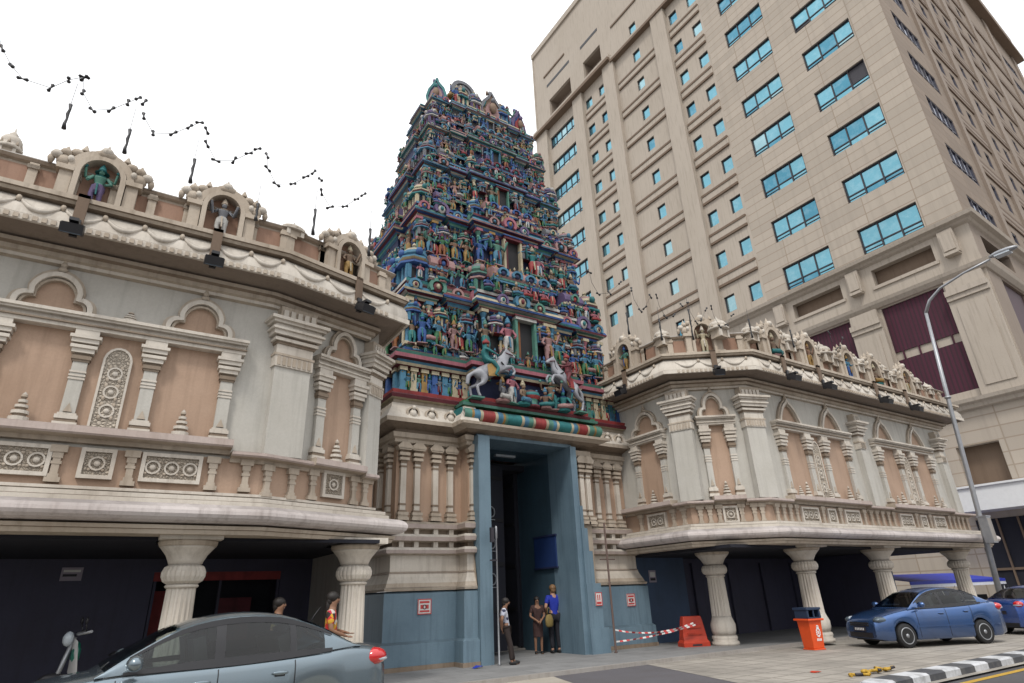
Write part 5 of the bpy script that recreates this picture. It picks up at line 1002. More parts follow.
def person(label, loc, rz, J, skin_m, top_m, low_m, hair_m, skirt=False, long_hair=False, height=1.7, lw=1.):
    """J overrides joints of a standing figure that faces -Y"""
    k = height/1.7
    D = dict(pelvis=(0, 0, .93), waist=(0, .0, 1.1), chest=(0, 0, 1.3), neck=(0, .01, 1.45), hb=(0, -.005, 1.53), head=(0, -.01, 1.6), top=(0, .0, 1.66),
        sl=(-.17, .01, 1.39), el=(-.22, .04, 1.12), wl=(-.21, -.06, .89), sr=(.17, .01, 1.39), er=(.22, .04, 1.12), wr=(.21, -.06, .89),
        hl=(-.09, 0, .9), kl=(-.1, -.02, .49), al=(-.1, .03, .08), hr=(.09, 0, .9), kr=(.1, -.02, .49), ar=(.1, .03, .08))
    D.update(J)
    V = []; E = []; ix = {}
    def v(n_, p, r, r2=None): ix[n_] = len(V); V.append((p[0]*k, p[1]*k, p[2]*k, r*k, (r2 or r)*k)); return n_
    def e(*c):
        for a, b_ in zip(c, c[1:]): E.append((ix[a], ix[b_]))
    v('pelvis', D['pelvis'], .125, .1); v('waist', D['waist'], .11, .09); v('chest', D['chest'], .135, .1); v('neck', D['neck'], .055); v('hb', D['hb'], .07, .075); v('head', D['head'], .082, .098); v('top', D['top'], .06, .07)
    e('pelvis', 'waist', 'chest', 'neck', 'hb', 'head', 'top'); hd = Vector(D['head'])
    f = Vector(J.get('face', (0, -1, 0))).normalized()
    n_ = hd+f*.115+Vector((0, 0, -.015)); v('nose', n_, .014); e('head', 'nose')
    for s in 'lr':
        sg = -1 if s == 'l' else 1
        v('s'+s, D['s'+s], .062); v('e'+s, D['e'+s], .043); v('w'+s, D['w'+s], .029); e('chest', 's'+s, 'e'+s, 'w'+s)
        d = (Vector(D['w'+s])-Vector(D['e'+s])).normalized(); w_ = Vector(D['w'+s]); sd = Vector((1, 0, 0)) if abs(d.x) < .7 else Vector((0, 1, 0)); sd = (sd-d*sd.dot(d)).normalized(); cu = Vector((0, -1, 0)); cu = (cu-d*cu.dot(d)).normalized()
        pm = w_+d*.07; v('p'+s, pm, .034, .02); e('w'+s, 'p'+s)
        for q, (o_, L) in enumerate(((-.027, .07), (-.009, .083), (.009, .078), (.027, .06))):
            a = pm+sd*o_*1.1+d*.035; v(f'f{s}{q}', a, .0095); b_ = a+d*L*.6+cu*.012; v(f'g{s}{q}', b_, .008); c = b_+d*L*.3+cu*.03; v(f'h{s}{q}', c, .007); e('p'+s, f'f{s}{q}', f'g{s}{q}', f'h{s}{q}')
        a = w_+d*.03-sd*sg*.035+cu*.01; v('t'+s, a, .011); b_ = a+d*.04-sd*sg*.015+cu*.01; v('u'+s, b_, .009); e('w'+s, 't'+s, 'u'+s)
        v('h'+s+'p', D['h'+s], .085*lw); v('k'+s, D['k'+s], .056); v('a'+s, D['a'+s], .038); e('pelvis', 'h'+s+'p', 'k'+s, 'a'+s)
        fa_ = Vector(D['a'+s]); v('m'+s, fa_+Vector((0, -.09, -.045)), .034); v('o'+s, fa_+Vector((0, -.17, -.055)), .026); e('a'+s, 'm'+s, 'o'+s)
    t = thing('person', label, 'person', loc, rz)
    skin('body', V, E, skin_m, t)
    C = [tuple(x*k for x in D[n_]) for n_ in ('pelvis', 'waist', 'chest')]
    g = lambda n_: tuple(x*k for x in D[n_])
    nk = lerp(g('chest'), g('neck'), .72)
    skin('shirt', [(*lerp(g('waist'), g('chest'), .3), .128*k, .108*k), (*g('pelvis'), .142*k, .122*k), (*g('chest'), .152*k, .118*k), (*nk, .075*k), (*g('sl'), .08*k), (*lerp(g('sl'), g('el'), .72), .062*k), (*g('sr'), .08*k), (*lerp(g('sr'), g('er'), .72), .062*k), (*lerp(g('pelvis'), g('hl'), .5)[:2], g('pelvis')[2]-.07*k, .145*k, .125*k)],
         [(0, 1), (0, 2), (2, 3), (2, 4), (4, 5), (2, 6), (6, 7), (1, 8)], top_m, t)
    if skirt:
        mb = MB(low_m); mb.lathe([(.15*k, .98*k), (.17*k, .86*k), (.165*k, .7*k), (.16*k, .52*k), (.165*k, .5*k), (.14*k, .5*k)], 16, (g('pelvis')[0], g('pelvis')[1], 0), sy=.8); part('skirt', mb, t)
    else:
        skin('trousers', [(*g('pelvis'), .135*k, .115*k), (*g('hl'), .098*k), (*g('kl'), .074*k), (*lerp(g('kl'), g('al'), .95), .058*k), (*g('hr'), .098*k), (*g('kr'), .074*k), (*lerp(g('kr'), g('ar'), .95), .058*k)], [(0, 1), (1, 2), (2, 3), (0, 4), (4, 5), (5, 6)], low_m, t)
    sh = MB('black_rubber')
    for s in 'lr': a = g('a'+s); sh.ell((a[0], a[1]-.05*k, .045*k), (.048*k, .135*k, .05*k), None, 10, 6)
    part('shoes', sh, t)
    hm = MB(hair_m); h_ = hd*k; b_ = -f
    hm.ell((h_.x+b_.x*.02*k, h_.y+b_.y*.02*k, h_.z+.035*k), (.098*k, .112*k, .095*k), None, 14, 8); hm.ell((h_.x+b_.x*.055*k, h_.y+b_.y*.055*k, h_.z-.02*k), (.082*k, .07*k, .09*k), None, 12, 6)
    if long_hair: hm.ell((h_.x+b_.x*.08*k, h_.y+b_.y*.08*k, h_.z-.1*k), (.075*k, .05*k, .16*k), None, 10, 6)
    part('hair', hm, t)
    fm = MB('hair'); r_ = Vector((-f.y, f.x, 0))
    for sg in (-1, 1):
        c = (hd+f*.088+r_*sg*.034+Vector((0, 0, .012)))*k; fm.ell(c, (.012*k, .012*k, .007*k), 'hair', 6, 4); c = (hd+f*.09+r_*sg*.034+Vector((0, 0, .032)))*k; fm.ell(c, (.02*k, .012*k, .005*k), 'hair', 6, 4)
    c = (hd+f*.086+Vector((0, 0, -.055)))*k; fm.ell(c, (.024*k, .012*k, .007*k), 'p_rose', 6, 4); part('face', fm, t)
    return t
# slim man leaning against the left jamb, looking to the right
person('slim man in a checked shirt leaning against the left door jamb', (9.44, 15.2, 0), R_(62), dict(chest=(0, .05, 1.3), neck=(0, .03, 1.45), hb=(0, .0, 1.53), head=(0, -.02, 1.6), top=(0, -.02, 1.66), el=(-.27, .13, 1.16), wl=(-.14, .12, .96), er=(.25, .14, 1.15), wr=(.13, .12, .95), sl=(-.17, .06, 1.39), sr=(.17, .06, 1.39), kl=(-.09, -.1, .49), al=(-.08, -.12, .08), kr=(.1, -.12, .5), ar=(.13, -.2, .08)), 'skin', 'shirt_checked', 'trousers_brown', 'hair', height=1.62)
person('man in a bright blue shirt and dark trousers standing with his back turned', (12.3, 16.9, 0), R_(168), dict(el=(-.28, .06, 1.14), wl=(-.2, -.12, 1.0), er=(.26, .05, 1.14), wr=(.17, -.15, 1.02)), 'skin_fair', 'shirt_blue', 'trousers_black', 'hair_fair', height=1.95)
person('woman in dark clothes with a pale shawl beside the man in blue', (11.8, 17.1, 0), R_(-25), dict(el=(-.25, -.02, 1.12), wl=(-.08, -.2, 1.0), er=(.23, -.02, 1.12), wr=(.08, -.2, .98)), 'skin', 'dress_dark', 'dress_dark', 'hair', skirt=True, long_hair=True, height=1.62)
bg_ = thing('shoulder_bag', 'tan cloth bag held between the woman and the man in blue', 'bag', (12.0, 16.75, .75)); mb = MB('bag_tan'); mb.lathe([(.09, 0), (.14, .05), (.15, .2), (.11, .32), (.06, .36)], 12, sy=.5); part('bag_body', mb, bg_); mb = MB('bag_tan'); mb.tube([(-.07, 0, .34), (-.05, 0, .5), (0, 0, .56), (.05, 0, .5), (.07, 0, .34)], .012, 6); part('strap', mb, bg_)
sw_ = None
person('person in a red and yellow patterned top behind the silver car', (3.66, 11.95, 0), R_(70), dict(el=(-.24, -.02, 1.12), wl=(-.12, -.2, 1.05), er=(.24, -.02, 1.12), wr=(.1, -.22, 1.08)), 'skin', 'dress_pattern', 'trousers_black', 'hair', long_hair=True, height=1.84)
person('dark haired person in tan seen only from the shoulders behind the car roof', (2.86, 12.6, 0), R_(60), {}, 'skin', 'bag_tan', 'trousers_brown', 'hair', height=1.78)

# ================================================================== rearing horse sculptures with riders
def horse(label, loc, rz, cloth, shirt, legs, sc=(.98, .95, .88)):
    t = thing('horse_statue', label, 'statue', loc, rz, 'pair of rearing horses over the doorway')
    V = [(.42, 0, 1.15, .22, .29), (.12, 0, .97, .22, .27), (.74, 0, 1.40, .21, .28), (.9, 0, 1.63, .14, .22), (.97, 0, 1.9, .085, .15), (1.04, 0, 2.04, .08, .1), (1.18, 0, 1.98, .065, .085), (1.34, 0, 1.86, .045, .06)]
    E = [(0, 1), (0, 2), (2, 3), (3, 4), (4, 5), (5, 6), (6, 7)]
    for s in (-1, 1):
        n_ = len(V); V += [(.22, s*.15, .82, .13, .16), (.12-s*.04, s*.16, .6, .08), (-.1-s*.06, s*.16, .46, .055), (-.06-s*.06, s*.16, .2, .042), (-.0-s*.06, s*.16, .05, .055)]; E += [(1, n_), (n_, n_+1), (n_+1, n_+2), (n_+2, n_+3), (n_+3, n_+4)]
        n_ = len(V); V += [(.86, s*.15, 1.32, .1, .12), (1.14, s*.15, 1.38-s*.05, .062), (1.24, s*.15, 1.16-s*.06, .042), (1.16, s*.15, 1.0-s*.06, .05)]; E += [(2, n_), (n_, n_+1), (n_+1, n_+2), (n_+2, n_+3)]
        n_ = len(V); V += [(1.02, s*.05, 2.14, .03), (1.02, s*.06, 2.2, .012)]; E += [(5, n_), (n_, n_+1)]
    n_ = len(V); V += [(-.1, 0, 1.0, .07), (-.26, 0, .85, .08), (-.3, 0, .5, .05)]; E += [(1, n_), (n_, n_+1), (n_+1, n_+2)]
    skin('horse_body', V, E, 'horse_coat', t)
    mb = MB('p_black'); mb.tube([(.78, 0, 1.7), (.85, 0, 1.9), (.95, 0, 2.1), (1.06, 0, 2.13)], [.05, .06, .06, .03], 8); part('mane', mb, t)
    mb = MB('p_red'); mb.lathe([(.30, -.03), (.31, 0), (.30, .03)], 14, (0, 0, 0), 'p_maroon') if False else None
    mb.tube([(.86, .17, 1.46), (.99, .1, 1.75), (1.0, .09, 1.98)], .012, 5, 'p_black'); mb.tube([(1.0, .09, 1.98), (1.2, .085, 1.93), (1.22, -.085, 1.93), (1.0, -.09, 1.98), (.9, 0, 2.06), (1.0, .09, 1.98)], .02, 5, 'p_maroon'); mb.tube([(.74, .25, 1.5), (.92, .12, 1.38), (1.0, 0, 1.36), (.92, -.12, 1.38), (.74, -.25, 1.5)], .03, 5, 'p_black'); part('bridle', mb, t)
    mb = MB(cloth)
    for s in (-1, 1): mb.add([(.28, s*.21, 1.3), (.6, s*.22, 1.52), (.64, s*.285, 1.15), (.56, s*.28, .9), (.3, s*.27, .86)], [(0, 1, 2, 3, 4)], cloth); mb.tube([(.64, s*.29, 1.15), (.56, s*.285, .9), (.3, s*.275, .86)], .02, 5, 'p_gold')
    mb.add([(.28, -.21, 1.3), (.6, -.22, 1.52), (.6, .22, 1.52), (.28, .21, 1.3), (.38, 0, 1.46), (.58, 0, 1.6)], [(0, 1, 5, 4), (4, 5, 2, 3)], cloth); part('saddle_cloth', mb, t)
    rd = [(.34, 0, 1.55, .12), (.3, 0, 1.75, .11), (.3, 0, 1.95, .13, .1), (.32, 0, 2.1, .05), (.35, 0, 2.22, .085), (.34, 0, 2.32, .06), (.3, .17, 2.0, .06), (.5, .26, 1.82, .045), (.72, .12, 1.8, .035), (.3, -.17, 2.0, .06), (.5, -.26, 1.82, .045), (.72, -.12, 1.8, .035), (.46, .24, 1.5, .085), (.62, .3, 1.2, .06), (.52, .3, .95, .04), (.62, .3, .9, .035), (.46, -.24, 1.5, .085), (.62, -.3, 1.2, .06), (.52, -.3, .95, .04), (.62, -.3, .9, .035)]
    r_ = skin('rider', rd, [(0, 1), (1, 2), (2, 3), (3, 4), (4, 5), (2, 6), (6, 7), (7, 8), (2, 9), (9, 10), (10, 11), (0, 12), (12, 13), (13, 14), (14, 15), (0, 16), (16, 17), (17, 18), (18, 19)], shirt, t)
    hm = MB('p_red'); hm.lathe([(.1, 2.25), (.12, 2.29), (.11, 2.36), (.05, 2.42), (.02, 2.48)], 10, (.34, 0, 0)); hm.ell((.37, 0, 2.2), (.085, .08, .09), 'p_skin', 8, 6); part('turban', hm, t)
    mb = MB(legs); mb.tube([(-.2, -.16, .02), (-.02, -.16, .02)], .05, 6) if False else None
    mb.box(-.25, .15, -.28, .28, -.03, .03, 'p_sea'); part('pedestal', mb, t)
    t.scale = sc
    return t
horse('rearing white horse statue with teal rider left over the blue door', (8.86, 15.62, 7.41), R_(-4), 'p_gold', 'p_teal', 'p_sea', (1.08, .92, .86))
horse('rearing white horse statue with red rider right over the blue door', (12.9, 15.62, 7.45), R_(184), 'p_red', 'p_maroon', 'p_sea')
for i, (x, m_, lab) in enumerate(((10.15, STAND[3], 'small attendant figure below the left rearing horse'), (11.75, STAND[5], 'small attendant figure below the right rearing horse'))):
    thing('attendant_statue', lab, 'statue', (x, 15.55, 7.38), R_(20-40*i), None, m_).scale = (1.25, 1.25, 1.1)
for i, (x, m_, sc_, lab) in enumerate(((9.75, SEAT[1], 1.1, 'kneeling figure under the left rearing horse'), (12.2, SEAT[6], 1.1, 'kneeling figure under the right rearing horse'), (10.55, SEAT[2], 1.1, 'seated figure left of the teal urn'), (11.45, SEAT[3], .95, 'seated figure right of the teal urn'))):
    thing('attendant_statue', lab, 'statue', (x, 15.5, 7.38), R_(30-60*(i % 2)), None, m_).scale = (sc_, sc_, sc_)
mb = MB('p_teal'); mb.lathe([(.3, 0), (.32, .08), (.22, .14), (.24, .3), (.34, .4), (.3, .52), (.2, .6), (.12, .64)], 12, mats=['p_maroon', 'p_teal', 'p_sea', 'p_red', 'p_teal', 'p_maroon', 'p_sea']); o = thing('pedestal_urn', 'teal and maroon urn between the two rearing horses', 'urn', (10.98, 15.7, 7.38), mesh=mb.mesh('pedestal_urn'))

# ================================================================== cars
def interp(tab, x):
    if x <= tab[0][0]: return tab[0][1]
    for i in range(len(tab)-1):
        (x0, y0), (x1, y1) = tab[i], tab[i+1]
        if x <= x1:
            m0 = (y1-tab[max(i-1, 0)][1])/max(x1-tab[max(i-1, 0)][0], 1e-6); j = min(i+2, len(tab)-1); m1 = (tab[j][1]-y0)/max(tab[j][0]-x0, 1e-6)
            t = (x-x0)/(x1-x0); h_ = x1-x0
            return (2*t**3-3*t*t+1)*y0+(t**3-2*t*t+t)*h_*m0+(-2*t**3+3*t*t)*y1+(t**3-t*t)*h_*m1
    return tab[-1][1]
def sedan(label, loc, rz, paint, plate, sc=(1, 1, 1), plate_dark=True, group=None, tail=(.17, .15, .1)):
    t = thing('parked_car', label, 'car', loc, rz, group); t.scale = sc
    TOP = [(-2.24, .64), (-2.16, .74), (-2.0, .80), (-1.6, .89), (-1.05, .965), (-.5, .985), (.4, 1.0), (1.3, 1.04), (1.75, 1.07), (2.05, 1.05), (2.18, 1.0), (2.25, .9)]
    ROOF = [(-1.12, .955), (-.75, 1.17), (-.3, 1.385), (.1, 1.47), (.5, 1.485), (.9, 1.44), (1.3, 1.31), (1.7, 1.12), (1.86, 1.055)]
    W = lambda x: .865*(1-.20*abs(x/2.25)**5-(.05 if x > 2.1 or x < -2.1 else 0))
    wx = (-1.38, 1.27); wr = .355; wz = .305
    def low(x):
        z = .19+max(0, abs(x)-1.9)*.16
        for q in wx:
            if abs(x-q) < wr: z = max(z, wz+math.sqrt(wr*wr-(x-q)**2))
        return z
    xs = sorted({round(-2.25+4.5*i/64, 4) for i in range(65)} | {round(q+s*wr*f_, 4) for q in wx for s in (-1, 1) for f_ in (1.0, .985, .94, .86, .7)})
    def section(x):
        w_ = W(x); zt = interp(TOP, x); zl = low(x); m_ = max(.36, zl+.03); belt = zt-.05
        return [(w_*.93, zl), (w_*.985, min(zl+.06, zt-.2)), (w_, zl+(belt-zl)*.45), (w_*1.0, zl+(belt-zl)*.72), (w_*.985, belt-.05), (w_*.95, belt), (w_*.87, zt-.005), (w_*.5, zt+.015), (0, zt+.025)]
    vs = []; nb = 9
    for x in xs:
        s = section(x); vs += [(x, -y, z) for y, z in s]+[(x, y, z) for y, z in reversed(s[:-1])]
    n = 2*nb-1; fs = [(i*n+j, (i+1)*n+j, (i+1)*n+j+1, i*n+j+1) for i in range(len(xs)-1) for j in range(n-1)]
    mb = MB(paint); mb.add(vs, fs, paint, True); mb.add(vs[:n], [tuple(range(n))], paint); mb.add(vs[-n:], [tuple(reversed(range(n)))], paint)
    # greenhouse
    gx = [-1.12+2.98*i/36 for i in range(37)]
    def gsec(x):
        zb = interp(TOP, x)-.01; zr = max(interp(ROOF, x), zb+.01); h_ = zr-zb; f_ = min(1, h_/.42); wb = W(x)*.915; wt = wb-(.19*f_)
        return zb, zr, wb, wt
    g = []
    for x in gx:
        zb, zr, wb, wt = gsec(x); h_ = zr-zb
        s = [(wb, zb), (wb+(wt-wb)*.5+.008, zb+h_*.5), (wt, zr-h_*.13), (wt-.05*min(1, h_*3), zr-h_*.035), (wt*.5, zr+.012*min(1, h_*3)), (0, zr+.018*min(1, h_*3))]
        g += [(x, -y, z) for y, z in s]+[(x, y, z) for y, z in reversed(s[:-1])]
    n = 11; cut = lambda i, j: (j in (0, 1, 8, 9) and gx[i] > -.76 and gx[i+1] < 1.4) or (j in (3, 4, 5, 6) and ((gx[i] > -1.06 and gx[i+1] < -.3) or (gx[i] > 1.06 and gx[i+1] < 1.78)))
    mb.add(g, [(i*n+j, (i+1)*n+j, (i+1)*n+j+1, i*n+j+1) for i in range(len(gx)-1) for j in range(n-1) if not cut(i, j)], paint, True)
    o = part('car_body', mb, t); 
    def patch(name, x0, x1, fn, rows, mat, parent=t, nx=14):
        p = []; k = rows
        for i in range(nx+1):
            x = x0+(x1-x0)*i/nx
            for j in range(k+1): p.append(fn(x, j/k))
        q = MB(mat); q.add(p, [(i*(k+1)+j, (i+1)*(k+1)+j, (i+1)*(k+1)+j+1, i*(k+1)+j+1) for i in range(nx) for j in range(k)], mat, True); return part(name, q, parent)
    def side(sg, lo=.09, hi=.84, off=.009, sl=0.):
        def fn(x, v_):
            zb, zr, wb, wt = gsec(x); h_ = zr-zb; u = lo+(hi-lo)*v_; ym_ = wb+(wt-wb)*.5+.008; y = wb+(ym_-wb)*u/.5 if u < .5 else ym_+(wt-ym_)*min(1, (u-.5)/.37)
            return (x, sg*(y+off), zb+h_*u)
        return fn
    for sg in (-1, 1):
        for nm, a, b_ in (('front_window', -.72, .06), ('rear_window', .15, .93), ('quarter_window', .99, 1.36)):
            patch(nm, a, b_, side(sg), 4, 'clear_glass'); 
        patch('window_trim', -.82, 1.46, side(sg, .80, .93, .014), 1, 'black_plastic'); patch('window_sill', -.86, 1.46, side(sg, -.04, .13, .012), 1, 'black_plastic')
        for x in (.06, .93): patch('door_pillar', x-.01, x+.1 if x < .5 else x+.07, side(sg, .06, .86, .011), 4, 'black_plastic', nx=2)
        # shut lines, handles, mirror
        def bside(x, v_):
            s = section(x); k_ = v_*4; i = min(int(k_), 3); f_ = k_-i; a, b_ = s[i+1], s[i+2]
            return (x, sg*(a[0]+(b_[0]-a[0])*f_+.004), a[1]+(b_[1]-a[1])*f_)
        for x in (-.92, .1, .98): patch('shut_line', x-.006, x+.006, bside, 8, 'black_plastic', nx=1)
        for x in (-.07, .8):
            q = MB(paint); zz_ = interp(TOP, x)-.16; q.ell((x, sg*(W(x)+.012), zz_), (.1, .022, .022), paint, 10, 6); q.box(x-.06, x+.06, sg*(W(x))-.002, sg*(W(x))+.006, zz_-.035, zz_+.01, 'black_plastic'); part('door_handle', q, t)
        q = MB(paint); q.ell((-.78, sg*.98, 1.07), (.085, .12, .075), paint, 12, 8); q.box(-.80, -.74, min(sg*.84, sg*.92), max(sg*.84, sg*.92), 1.01, 1.05, 'black_plastic'); part('wing_mirror', q, t)
        q = MB('lamp_glass'); q.ell((-1.98, sg*.63, .715), (.25, .155, .085), 'lens', 14, 8); q.ell((-2.0, sg*.6, .72), (.2, .13, .08), 'lamp_glass', 12, 6); part('headlight', q, t)
        q = MB('tail_red'); q.ell((2.09, sg*.66, .93), tail, 'tail_red', 14, 8); q.ell((2.13, sg*.66, .9), (tail[0]*.85, tail[1]*.98, tail[2]*.35), 'lamp_glass', 12, 6); part('tail_light', q, t)
        patch('side_strip', -1.0, .95, lambda x, v_: (x, sg*(W(x)+.008), .50+.05*v_), 1, paint)
    def scr(x0, x1):
        def fn(x, v_):
            zb, zr, wb, wt = gsec(x); y = (2*v_-1)*(wt*.90); zz_ = zr+.018*min(1, (zr-zb)*3)*(1-abs(2*v_-1))+.008
            return (x-.006 if x < 0 else x+.006, y, zz_)
        return fn
    patch('windscreen', -1.04, -.33, scr(0, 0), 10, 'clear_glass'); patch('rear_screen', 1.08, 1.76, scr(0, 0), 10, 'clear_glass')
    q = MB('seat_cloth')
    for x, y in ((-.05, -.36), (-.05, .36)):
        m3 = Matrix.Rotation(R_(-14), 3, 'Y'); q.obox((x, y, .98), (.14, .46, .58), m3); q.obox((x+.09, y, 1.3), (.1, .26, .18), m3)
    m3 = Matrix.Rotation(R_(-20), 3, 'Y'); q.obox((.95, 0, 1.0), (.16, 1.2, .5), m3)
    for y in (-.38, .38): q.obox((1.06, y, 1.24), (.1, .26, .15), m3)
    part('seats', q, t)
    q = MB('black_plastic'); q.box(-.95, -.7, -.66, .66, .9, 1.0); q.box(-.95, 1.7, -.66, .66, .86, .885); q.ribbon(arc(0, 0, .17, 0, 360, 14), .03, -.015, .015) if False else None
    q.tube([(-.55+.06*math.sin(R_(a)), .36+.18*math.cos(R_(a)), 1.06+.17*math.sin(R_(a))) for a in range(0, 361, 30)], .014, 6); q.box(1.25, 1.7, -.6, .6, .98, 1.0); part('dashboard', q, t)
    # front and rear details
    q = MB('black_plastic'); q.box(-2.262, -2.2, -.42, .42, .56, .66); q.box(-2.262, -2.2, -.5, .5, .27, .40); q.box(-2.268, -2.25, -.42, .42, .60, .615, 'chrome'); part('grille', q, t)
    q = MB('frame_dark' if plate_dark else 'white_paint'); q.box(-2.285, -2.262, -.26, .26, .43, .54); 
    for i in range(6): q.box(-2.29, -2.284, -.2+i*.07, -.165+i*.07, .455, .515, 'white_paint')
    part('number_plate', q, t)
    q = MB('frame_dark'); q.box(2.25, 2.27, -.26, .26, .62, .73); part('number_plate', q, t)
    q = MB('black_plastic'); q.box(2.2, 2.262, -.6, .6, .25, .36); q.box(-2.0, 2.0, -.6, .6, .18, .3); part('underbody', q, t)
    for x in wx:
        for sg in (-1, 1): part('wheel_well', MB('black_plastic').box(x-.36, x+.36, min(sg*.5, sg*.62), max(sg*.5, sg*.62), .25, .7), t)
    ty = MB('black_rubber'); ty.lathe([(.2, -.1), (.285, -.1), (.305, -.07), (.305, .07), (.285, .1), (.2, .1)], 28); tym = ty.mesh('tyre')
    rm = MB('metal_grey'); rm.lathe([(.21, -.07), (.215, .1), (.19, .105), (.18, .07)], 24, mat='metal_grey'); rm.lathe([(.19, .0), (.19, .02)], 20, mat='metal_dark'); rm.lathe([(.05, .05), (.055, .1), (.02, .115)], 12)
    for a in range(6):
        m3 = Matrix.Rotation(a*PI/3, 3, 'Z'); rm.obox(m3 @ Vector((.115, 0, .07)), (.17, .05, .04), m3, 'metal_grey')
    rmm = rm.mesh('rim')
    for x in wx:
        for sg in (-1, 1):
            w_ = part('wheel', tym, t, (x, sg*.75, wz)); w_.rotation_euler = (-sg*PI/2 if sg > 0 else PI/2, 0, 0); part('rim', rmm, w_)
    if True:
        q = MB('black_plastic'); q.tube([(1.35, .0, 1.30), (1.42, 0, 1.42), (1.5, 0, 1.52)], [.012, .008, .004], 5); part('antenna', q, t)
    return t
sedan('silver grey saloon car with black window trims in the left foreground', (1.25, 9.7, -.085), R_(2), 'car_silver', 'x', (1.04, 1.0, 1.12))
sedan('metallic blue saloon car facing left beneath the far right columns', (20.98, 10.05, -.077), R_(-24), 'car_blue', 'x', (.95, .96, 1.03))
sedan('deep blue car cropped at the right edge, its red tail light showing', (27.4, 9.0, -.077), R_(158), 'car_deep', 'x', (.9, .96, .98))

# ================================================================== scooter
sc_ = thing('motor_scooter', 'dark step-through scooter with a white and green front shield', 'scooter', (.32, 13.5, 0), R_(6)); sc_.scale = (1.22, 1.2, 1.3)
ty = MB('black_rubber'); ty.lathe([(.2, -.045), (.27, -.045), (.29, 0), (.27, .045), (.2, .045)], 22); tm = ty.mesh('tyre'); rm = MB('metal_grey'); rm.lathe([(.2, -.03), (.2, .03)], 20)
for x in (-.62, .62): w_ = part('wheel', tm, sc_, (x, 0, .29)); w_.rotation_euler = (PI/2, 0, 0); part('rim', rm.mesh('rim'), w_)
mb = MB('scooter_white'); mb.add([(-.42, -.2, .95), (-.36, -.24, .6), (-.26, -.2, .32), (-.26, .2, .32), (-.36, .24, .6), (-.42, .2, .95), (-.46, 0, 1.0), (-.45, 0, .6), (-.34, 0, .3)], [(0, 1, 7, 6), (1, 2, 8, 7), (8, 3, 4, 7), (7, 4, 5, 6)], 'scooter_white', True); mb.ell((-.6, 0, .53), (.17, .06, .07), 'metal_dark'); part('front_shield', mb, sc_)
mb = MB('scooter_green'); mb.tube([(-.3, 0, .34), (.0, 0, .34), (.3, 0, .5), (.75, 0, .68)], [.1, .12, .15, .1], 8); mb.ell((-.4, 0, .8), (.06, .17, .15), 'scooter_green'); part('body_shell', mb, sc_)
mb = MB('black_plastic'); mb.ell((.4, 0, .76), (.42, .13, .07), None, 12, 6); part('seat', mb, sc_)
mb = MB('metal_grey'); mb.tube([(-.62, 0, .3), (-.45, 0, 1.0)], .03); mb.tube([(-.3, -.34, 1.06), (-.42, -.1, 1.03), (-.42, .1, 1.03), (-.3, .34, 1.06)], .018); part('handlebar', mb, sc_)
mb = MB('lens'); mb.ell((-.52, 0, .98), (.07, .09, .09), 'lamp_glass'); part('headlight', mb, sc_)
for s in (-1, 1): mb = MB('black_plastic'); mb.tube([(-.35, s*.25, 1.05), (-.38, s*.3, 1.16)], .008, 5); mb.ell((-.38, s*.31, 1.19), (.02, .055, .045)); part('mirror', mb, sc_)
mb = MB('chrome'); mb.tube([(.1, -.17, .22), (.5, -.18, .26), (.85, -.18, .34)], [.025, .04, .045], 8); mb.tube([(.5, .0, .78), (.86, .0, .86), (.9, .0, .78)], .015); part('exhaust', mb, sc_)

# ================================================================== street furniture
lp = thing('street_lamp', 'tall grey street lamp leaning over the road at the right', 'street lamp', (30, 11.32, -.077))
o = Vector((30, 11.32, -.077)); V_ = lambda *p: Vector(p)-o
mb = MB('metal_grey'); mb.tube([V_(30, 11.32, -.077), V_(30, 11.1, 3.4), V_(30, 10.8, 8.6), V_(30, 10.5, 13.1)], [.115, .1, .085, .065], 12); mb.lathe([(.24, 0), (.24, .05), (.17, .07), (.17, .5), (.16, .55)], 12); mb.lathe([(.14, 0), (.15, .05), (.14, .1)], 12, V_(30, 11.07, 3.9)); mb.lathe([(.12, 0), (.13, .05), (.12, .1)], 12, V_(30, 10.77, 9.0)); part('pole', mb, lp)
mb = MB('metal_grey'); mb.tube([V_(30, 10.5, 13.1), V_(30, 10.2, 13.6), V_(30, 9.64, 13.98), V_(30, 8.6, 14.25), V_(30, 7.5, 14.4)], [.075, .065, .055, .05, .045], 10); part('arm', mb, lp)
mb = MB('metal_grey'); mb.ell(V_(30, 7.0, 14.5), (.2, .55, .13), None, 14, 8); mb.box(29.8-30, .2, 6.75-11.32, 7.3-11.32, 14.36+.077, 14.42+.077, 'lamp_glass'); part('lamp_head', mb, lp)
mb = MB('metal_grey'); mb.box(-.2, .2, -.15, .15, -.5, .5); mb.box(-.22, .22, -.17, .17, .5, .55); mb.box(-.16, .16, -.16, -.15, -.45, .45, 'grey_conc'); thing('meter_box', 'grey metal meter box strapped to the street lamp pole', 'box', (29.85, 10.88, 3.45), mesh=mb.mesh('meter_box'))
